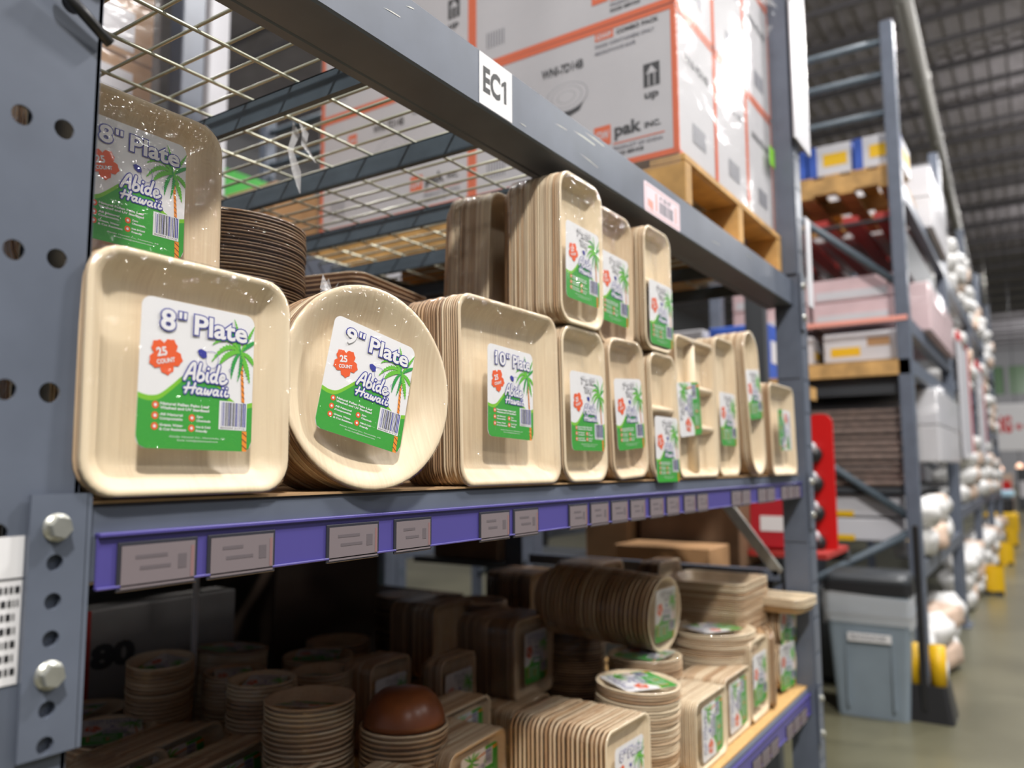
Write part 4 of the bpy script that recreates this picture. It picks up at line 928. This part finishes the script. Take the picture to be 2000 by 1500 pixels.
# tall wrapped pallets on the first far rack, aisle side
def wrapped(label, x0, x1, y0, y1, z0, z1, mat, capm=None):
    t = thing('wrapped_load', label, 'wrapped pallet load', T(*W(x0, y0, z0))); n = max(1, int((z1-z0)/.17))
    for k in range(n):
        m = MB(); h_ = (z1-z0)/n; m.box(0, x1-x0, 0, y1-y0, k*h_, (k+1)*h_-.006, 0, .006); obj('carton_layer', m, t, None, mat if k % 3 else (capm or mat))
    m = MB(); m.loft([[(x + (x1-x0)/2, y + (y1-y0)/2, z) for x, y, z in rring(x1-x0+e, y1-y0+e, .02, zz, 3)] for zz, e in ((-.01, .02), ((z1-z0)*.3, .03), ((z1-z0)*.6, .02), (z1-z0+.01, .02))], 0, True, False, True)
    obj('stretch_wrap', m, t, None, wrapm); return t
wrapped('white stretch-wrapped load on the top level behind the blue cartons', -1.5, -.52, 5.95, 7.05, 1.61, 2.05, whitemt, carton)
wrapped('white stretch-wrapped load behind the pink cartons', -1.5, -.52, 5.45, 7.05, .83, 1.14, whitemt, palebox)
wrapped('white and red stretch-wrapped load at eye level on the first far rack', -1.5, -.52, 5.55, 7.05, .02, .48, whitemt, carton)
for i, (y, z) in enumerate(((7.6, .05), (9.9, .05))):
    t = thing('hanging_banner', ['white banner with red edge hanging off the second far rack', 'farther white banner with red edge down the aisle'][i], 'banner', T(*W(-.545, y, z)))
    m = MB(); m.box(0, .02, 0, .9, 0, 1.0, 0, .004); obj('sheet', m, t, None, whitemt); m = MB(); m.box(-.002, .024, .9, 1.02, -.02, 1.08, 0, .004); m.box(-.002, .024, 0, 1.02, 1.0, 1.08, 0, .004); obj('edge_frame', m, t, None, redm)
# boxes seen behind the far post under the upper beam
m1 = boxm(.30, .35, .28, [bluebox, whitemt, palebox], ((.1, .3, .9, .7, 1),)); m2 = boxm(.30, .35, .28, [carton, bluebox], ((.0, .0, .3, .5, 1),))
for i in range(5):
    tag(obj('carton', (m1, m2)[i % 2], None, T(*W(-2.7 + i*.33, 3.9, .42))), '%s carton in the blurred row under the upper beam, %s from the left' % (('blue', 'white')[i % 2], ['first', 'second', 'third', 'fourth', 'fifth'][i]), 'carton', 'blurred cartons beyond the middle shelf')
wt = thing('work_bench', 'wooden bench under the blurred blue cartons beyond the middle shelf', 'bench', T(*W(-2.8, 3.85, -1.25)))
m = MB(); m.box(0, 1.8, 0, .65, 1.60, 1.667); obj('bench_top', m, wt, None, woodm)
for x_ in (.04, 1.70):
    for y_ in (.02, .57): m = MB(); m.box(x_, x_+.06, y_, y_+.06, 0, 1.6); obj('leg', m, wt, None, darkm)
rx = thing('red_storage_box', 'red box with white label beyond the far post', 'box', T(*W(-1.02, 3.25, -.33)))
m = MB(); m.box(0, .19, 0, .25, 0, .24, 0, .008); obj('body', m, rx, None, plain('red_plastic', (.45, .02, .03), .4)); m = MB(); m.box(.06, .17, -.003, 0, .07, .13, 0); obj('label_plate', m, rx, None, white)
mb = MB(); mb.box(-1.3, -.70, 3.2, 3.6, -.355, -.335); tag(obj('shelf_board', mb, None, T(0, 0, H), reddk), 'thin dark red ledge under the red box', 'shelf')
mb = MB(); mb.box(-1.04, -.96, 3.40, 3.46, -1.25, .95); mb.box(-1.02, -.96, 3.46, 3.66, -.40, -.36); mb.box(-1.3, -.7, 3.6, 3.64, -.40, -.36); tag(obj('stand_post', mb, None, T(0, 0, H), darkm), 'dark upright post carrying the ledge with the red box', 'post')
fe = thing('fire_extinguisher', 'red fire extinguisher hanging beyond the end frame', 'fire extinguisher', T(*W(-1.16, 3.22, -.62)))
m = MB(); m.loft([[(r*math.cos(2*PI*i/20), r*math.sin(2*PI*i/20), z) for i in range(20)] for r, z in ((.05, 0), (.062, .01), (.062, .34), (.05, .39), (.022, .415), (.02, .44))], 0, True); obj('cylinder_body', m, fe, None, redm)
m = MB(); m.box(-.02, .02, -.045, .03, .44, .47, 0, .004); m.box(-.012, .012, -.07, .05, .48, .49, 0, .002); obj('handle', m, fe, None, blackm)
m = MB(); m.cyl((.02, 0, .45), (.075, 0, .40), .008, 8); m.cyl((.075, 0, .40), (.078, 0, .12), .009, 8); obj('hose', m, fe, None, blackm)
m = MB(); m.loft([[(.0630*math.cos(a), .0630*math.sin(a), z) for a in [math.radians(-150 + 12*i) for i in range(10)]] for z in (.12, .26)], 0, True, False, False, closed=False); obj('label_band', m, fe, None, white)
# red board with white rounds past the far post
rbd = thing('tool_board', 'narrow red board holding four black and white reels', 'board', T(*W(-.80, 3.4, -.37)))
m = MB(); m.loft([[(x+.05, y_, z+.29) for x, z, _ in rring(.10, .58, .04, 0, 5)] for y_ in (0, .015)], 0, False); obj('panel', m, rbd, None, redm)
for k in range(4):
    m = MB(); zc = .08 + k*.118; m.cyl((.026, -.002, zc-.02), (.026, -.04, zc-.02), .034, 18, 0); m.cyl((.022, -.04, zc+.01), (.022, -.052, zc+.01), .022, 14, 1); obj('reel', m, rbd, None, [blackm, whitemt])
m = MB(); m.box(-.20, .05, .015, .035, .30, .33, 0); m.box(-.20, .05, .015, .035, .08, .11, 0); obj('arm', m, rbd, None, darkm)
# ------------------------------------------------------------------ the bin and what stands by it
bn = thing('waste_bin', 'tall grey plastic waste bin with black lid beyond the rack', 'waste bin', T(*W(-.785, 4.55, -1.25)) @ RZ(3))
def taper(w0, d0, w1, d1, z0, z1, r=.03): return [rring(w0, d0, r, z0, 4), rring(w1, d1, r, z1, 4)]
m = MB(); m.loft(taper(.33, .30, .39, .36, 0, .50), 0, False); m.loft(taper(.405, .375, .41, .38, .50, .515), 0, False); m.loft(taper(.395, .365, .40, .37, .515, .60), 0, False)
m.box(-.11, -.10, -.178, -.150, .05, .48, 0); m.box(.10, .11, -.178, -.150, .05, .48, 0); obj('body', m, bn, None, binm)
m = MB(); m.loft([rring(.40, .37, .03, .60, 4), rring(.415, .385, .035, .605, 4), rring(.415, .385, .035, .66, 4)], 0, False); obj('lid', m, bn, None, blackm)
m = MB(); m.loft([rring(.41, .38, .035, .66, 4), rring(.36, .33, .06, .70, 4)], 0, True); obj('lid_top', m, bn, None, darkm, 'dark grey swing top')
m = MB(); m.box(-.095, .105, -.193, -.188, .375, .415, 0); put_text(m, 'BAGGAGE', -.08, .387, width=.16, height=.018, z=0, mi=1, off=.04, M=Matrix(((1, 0, 0, 0), (0, 0, -1, -.194), (0, 1, 0, 0), (0, 0, 0, 1)))); obj('label_plate', m, bn, None, [white, grey])
m = MB(); rb = random.Random(3); R = []
for zz, e in ((.605, .012), (.56, .02), (.50, .014), (.46, .012)): R.append([(x*(1+rb.uniform(-.015, .02)), y*(1+rb.uniform(-.015, .02)), zz + rb.uniform(-.015, .015)) for x, y, _ in rring(.41+e, .38+e, .04, 0, 6)])
m.loft(R, 0, True, False, False); obj('bin_liner', m, bn, None, filmmat('liner_film', .25, 1.0, 30, .3))
bs_ = thing('post_protector', 'black and yellow post guard with upright black pole beside the bin', 'post guard', T(*W(-.535, 4.58, -1.25)))
m = MB(); m.loft([rring(.22, .24, .02, 0, 3), rring(.17, .20, .02, .17, 3)], 0, False); obj('base', m, bs_, None, blackm)
for x in (-.055, .045):
    m = MB(); m.cyl((x, -.05, .15), (x, -.05, .36), .038, 14); obj('yellow_sleeve', m, bs_, None, yellow)
m = MB(); m.box(-.03, .0, -.12, -.10, .05, .95, 0, .004); obj('pole', m, bs_, None, blackm)
for i, (y, sc_) in enumerate(((9.15, 1), (11.9, 1.1), (14.5, 1))):
    g = thing('post_guard', ['yellow curved guard at the foot of the second far rack', 'yellow guard on the floor before the last rack', 'small yellow guard deep in the aisle'][i], 'post guard', T(*W(-.47, y, -1.25)))
    m = MB(); m.loft([[(.10*sc_*math.cos(a), .10*sc_*math.sin(a), z) for a in [math.radians(-120 + 20*k) for k in range(13)]] for z in (0, .27)], 0, True, False, False, closed=False)
    m.loft([[(.08*sc_*math.cos(a), .08*sc_*math.sin(a), z) for a in [math.radians(-120 + 20*k) for k in range(13)]] for z in (.27, 0)], 0, True, False, False, closed=False); obj('shield', m, g, None, yellow)
    m = MB(); m.box(-.08, .09, -.1, .1, .0, .04, 0, .004); obj('base', m, g, None, blackm)
fs = thing('floor_scrubber', 'small yellow and black floor machine at the end of the aisle', 'cleaning machine', T(*W(-.66, 16.6, -1.25)))
m = MB(); m.box(-.26, .26, -.3, .3, .04, .42, 0, .05); obj('body', m, fs, None, yellow); m = MB(); m.box(-.2, .2, -.25, .25, .42, .68, 0, .04); obj('tank', m, fs, None, blackm)
m = MB(); m.box(-.22, .22, -.05, .2, .68, .80, 0, .03); m.cyl((0, 0, .8), (0, 0, 1.25), .05, 10); obj('handle_column', m, fs, None, plain('pale_blue', (.5, .75, .9), .3))
for x in (-.2, .2):
    for y in (-.2, .2): m = MB(); m.cyl((x-.03, y, .05), (x+.03, y, .05), .05, 10); obj('wheel', m, fs, None, blackm)
# checkout clutter below the banner
lamp = plain('lit_sign', (1, .6, .45), .5); lamp.node_tree.nodes['Principled BSDF'].inputs['Emission Color'].default_value = (1, .62, .42, 1); lamp.node_tree.nodes['Principled BSDF'].inputs['Emission Strength'].default_value = 2.0
for i in range(6):
    m = MB(); m.box(0, .5, 0, .4, 0, 1.0 + .2*(i % 2), 0, .01); m.box(.05, .45, -.01, 0, .35, .8, 1 + i % 2)
    tag(obj('display_counter', m, None, T(*W(-1.2 + i*.6, 26, -1.25)), [(tansack, darkm, reddk)[i % 3], redm, whitemt]), '%s display counter under the banner, %s from the racks' % (('tan', 'dark', 'dark red')[i % 3], ['first', 'second', 'third', 'fourth', 'fifth', 'sixth'][i]), 'counter', 'display counters under the banner')
for i in range(5):
    m = MB(); m.cyl((0, 0, 0), (0, 0, .12), .10, 12, 0, .04); m.cyl((0, 0, .12), (0, 0, 7.30 - .06*(i % 3)), .008, 6, 1); tag(obj('pendant_lamp', m, None, T(*W(-.95 + i*.45, 25, -.15 + .06*(i % 3))), [lamp, blackm]), 'small glowing pendant lamp over the counters, %s from the racks' % ['first', 'second', 'third', 'fourth', 'fifth'][i], 'lamp', 'pendant lamps over the counters')
# ------------------------------------------------------------------ back-to-back rack and the next aisle, seen through the shelves
br = thing('pallet_rack', 'rear grey rack standing back to back behind the plate packs', 'shelving rack', T(*W(0, 0, 0)))
for y, x, mt in ((1.63, -2.45, paint), (.2, -1.80, paint), (2.90, -1.80, paint), (1.93, -2.72, whitemt), (.2, -2.9, paint), (3.2, -2.9, paint)):
    m = MB(); m.box(x-.08, x, y-.045, y+.045, -1.25, 2.6, 0, .004); obj('upright_post', m, br, None, mt)
for z in (.583, -.03, -.66):
    for x in (-1.80, -2.9):
        m = MB(); m.box(x-.06, x, .245, 2.855, z-.085, z, 0, .003); obj('beam', m, br, None, paint)
for z in (.583, -.03, -.66):
    m = MB(); m.box(-2.9, -1.86, .25, 1.5 if z > .5 else 2.84, z, z+.012); tag(obj('shelf_board', m, None, T(0, 0, H), kraftd), {'0': 'top', '1': 'middle', '2': 'low'}[str((.583, -.03, -.66).index(z))] + ' dark shelf board of the rear rack', 'shelf')
# upper left: wrapped load behind the mesh
pallet('dark pallet under the wrapped load behind the wire deck', -2.85, -1.95, .35, 1.22, .60)
wl = thing('wrapped_load', 'glossy stretch-wrapped stack of brown and white cartons behind the wire deck', 'wrapped pallet load', T(*W(-2.8, .40, .745)))
for r in range(5):
    for c_ in range(2):
        m = MB(); m.box(0, .42, 0, .385, 0, .165, 0, .004); m.box(.05, .37, -.001, 0, .02, .14, 1); m.box(.42, .421, .06, .33, .02, .13, 1)
        obj('carton', m, wl, T(.43, c_*.39, r*.168), [kraft, (carton, whitemt)[r % 2]]); obj('carton', m, wl, T(0, c_*.39, r*.168), [kraft, carton])
m = MB(); m.loft([[(x+.425, y+.39, z) for x, y, z in rring(.87+e, .80+e, .02, zz, 3)] for zz, e in ((-.004, .0), (.1, .02), (.45, .01), (.85, .02))], 0, True, False, False); obj('stretch_wrap', m, wl, None, wrapm)
for i, (x, y, z, w_, d_, h_, mt) in enumerate(((-2.35, 1.60, .60, .4, .4, .30, kraft), (-3.6, 2.2, 1.002, .5, .5, .4, green), (-3.6, 2.2, .602, .5, .5, .4, kraft), (-3.6, 1.65, .602, .5, .5, .4, carton),
      (-2.75, 2.10, .595, .5, .5, .34, carton))):
    m = MB(); m.box(0, w_, 0, d_, 0, h_, 0, .005); tag(obj('carton', m, None, T(*W(x, y, z)), mt), ['brown carton right of the wrapped load behind the mesh', 'green carton high behind the mesh', 'brown carton far behind the mesh', 'white carton far behind the mesh', 'white carton behind the white column'][i], 'carton')
# low level behind: cartons, white plates
def bgbox(label, x, y, z, w_, d_, h_, mt, txt=None):
    m = MB(); m.box(0, w_, 0, d_, 0, h_, 0, .004); mats = [mt, black, reddk]
    if txt:
        put_text(m, txt, .02, h_*.56, width=w_*.25, height=.05, z=.0, mi=1, off=.08, M=Matrix(((0, 0, 1, w_+.001), (1, 0, 0, 0), (0, 1, 0, 0), (0, 0, 0, 1))))
        m.box(w_, w_+.001, 0, .012, 0, h_, 2)
    return tag(obj('carton', m, None, T(*W(x, y, z)), mats), label, 'carton')
shadecarton = plain('shaded_carton', (.20, .19, .185), .7, 0, .1, 8)  # pale carton greyed down: back-corner shade is put into the colour
bgbox('pale carton printed 80 in the dark at the back left of the lower shelf', -2.30, 1.04, -.645, .4, .42, .31, shadecarton, '80')
bgbox('pale carton beside the one printed 80, mostly behind the near post', -2.30, .58, -.64, .4, .42, .32, shadecarton, 'TAC')
bgbox('added carton coloured shade-dark above the one printed 80', -2.35, .95, -.29, .4, .5, .22, kraftx)  # added near-black box where the back corner is only dark
bgbox('tan carton standing behind the lower shelf packs, left of the others', -1.65, 3.05, -.398, .20, .3, .26, kraft)
bgbox('brown carton next to the tan one beyond the lower shelf', -1.42, 3.10, -.40, .42, .3, .40, kraftd)
bgbox('low tan carton beyond the lower shelf beside the brace', -1.40, 2.82, -.398, .38, .22, .10, kraft)
bgbox('open dark carton at the back under the price rail', -2.3, 2.82, -.398, .35, .35, .30, kraftd)
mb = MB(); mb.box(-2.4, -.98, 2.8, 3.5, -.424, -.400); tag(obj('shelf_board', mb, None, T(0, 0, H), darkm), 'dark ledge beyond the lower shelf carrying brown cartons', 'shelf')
far_rack('grey rack across the next aisle, seen behind the lower shelf', 1.0, 2, (.583, -.42), bay=2.4, xr=-4.2, xf=-3.0, ztop=2.4)
mb = MB(); mb.box(-4.18, -3.02, 1.05, 5.7, -.419, -.400); tag(obj('shelf_board', mb, None, T(0, 0, H), darkm), 'dark shelf edge seen in the gap behind the lower shelf', 'shelf')
mb = MB(); mb.box(-4.18, -3.02, 1.05, 5.7, .584, .600); tag(obj('shelf_board', mb, None, T(0, 0, H), kraftd), 'high board across the next aisle behind the mesh', 'shelf')
for i, (x, y, r, z, mt) in enumerate(((-3.4, 2.50, .22, -.399, whitemt), (-3.25, 3.12, .17, -.399, whitemt), (-3.25, 3.12, .16, -.352, whitemt))):
    m = MB(); m.loft([[(q*math.cos(2*PI*k/24), q*math.sin(2*PI*k/24), zz) for k in range(24)] for q, zz in ((r*.5, 0), (r*.8, .01), (r, .045), (r*.97, .045), (r*.5, .012))], 0, True)
    tag(obj('platter', m, None, T(*W(x, y, z)), mt), ['large white platter on the table behind the lower shelf', 'white platter right of the dark round pack behind the shelf', 'upper white platter right of the dark round pack'][i], 'platter')
bgbox('green-topped carton under the table behind the lower shelf', -3.6, 2.55, -.84, .4, .5, .2, green)
bgbox('white carton on the floor behind the lower shelf', -3.5, 2.55, -1.24, .5, .5, .40, whitemt)
mb = MB(); mb.box(-1.755, -1.745, 1.222, 1.232, -.66, .5); tag(obj('hanging_rod', mb, None, T(0, 0, H), whitemt), 'thin pale upright rod in the dark at the back of the lower shelf', 'rod')

for i, (y, h_) in enumerate(((.30, .42), (.78, .44), (1.26, .40), (1.74, .44), (2.22, .38))):  # row added to darken the background and block next-aisle light
    bgbox('added carton darkening the rear rack middle level, %s from the near end' % ORD[i], -2.40, y, -.017, .5, .44, h_, kraftx)
for i, (y, h_) in enumerate(((1.60, .40), (2.08, .16))):  # added likewise to keep the low background dark
    bgbox('added carton darkening the rear rack low level, %s past the 80 carton' % ORD[i], -2.40, y, -.647, .5, .44, h_, kraftx)
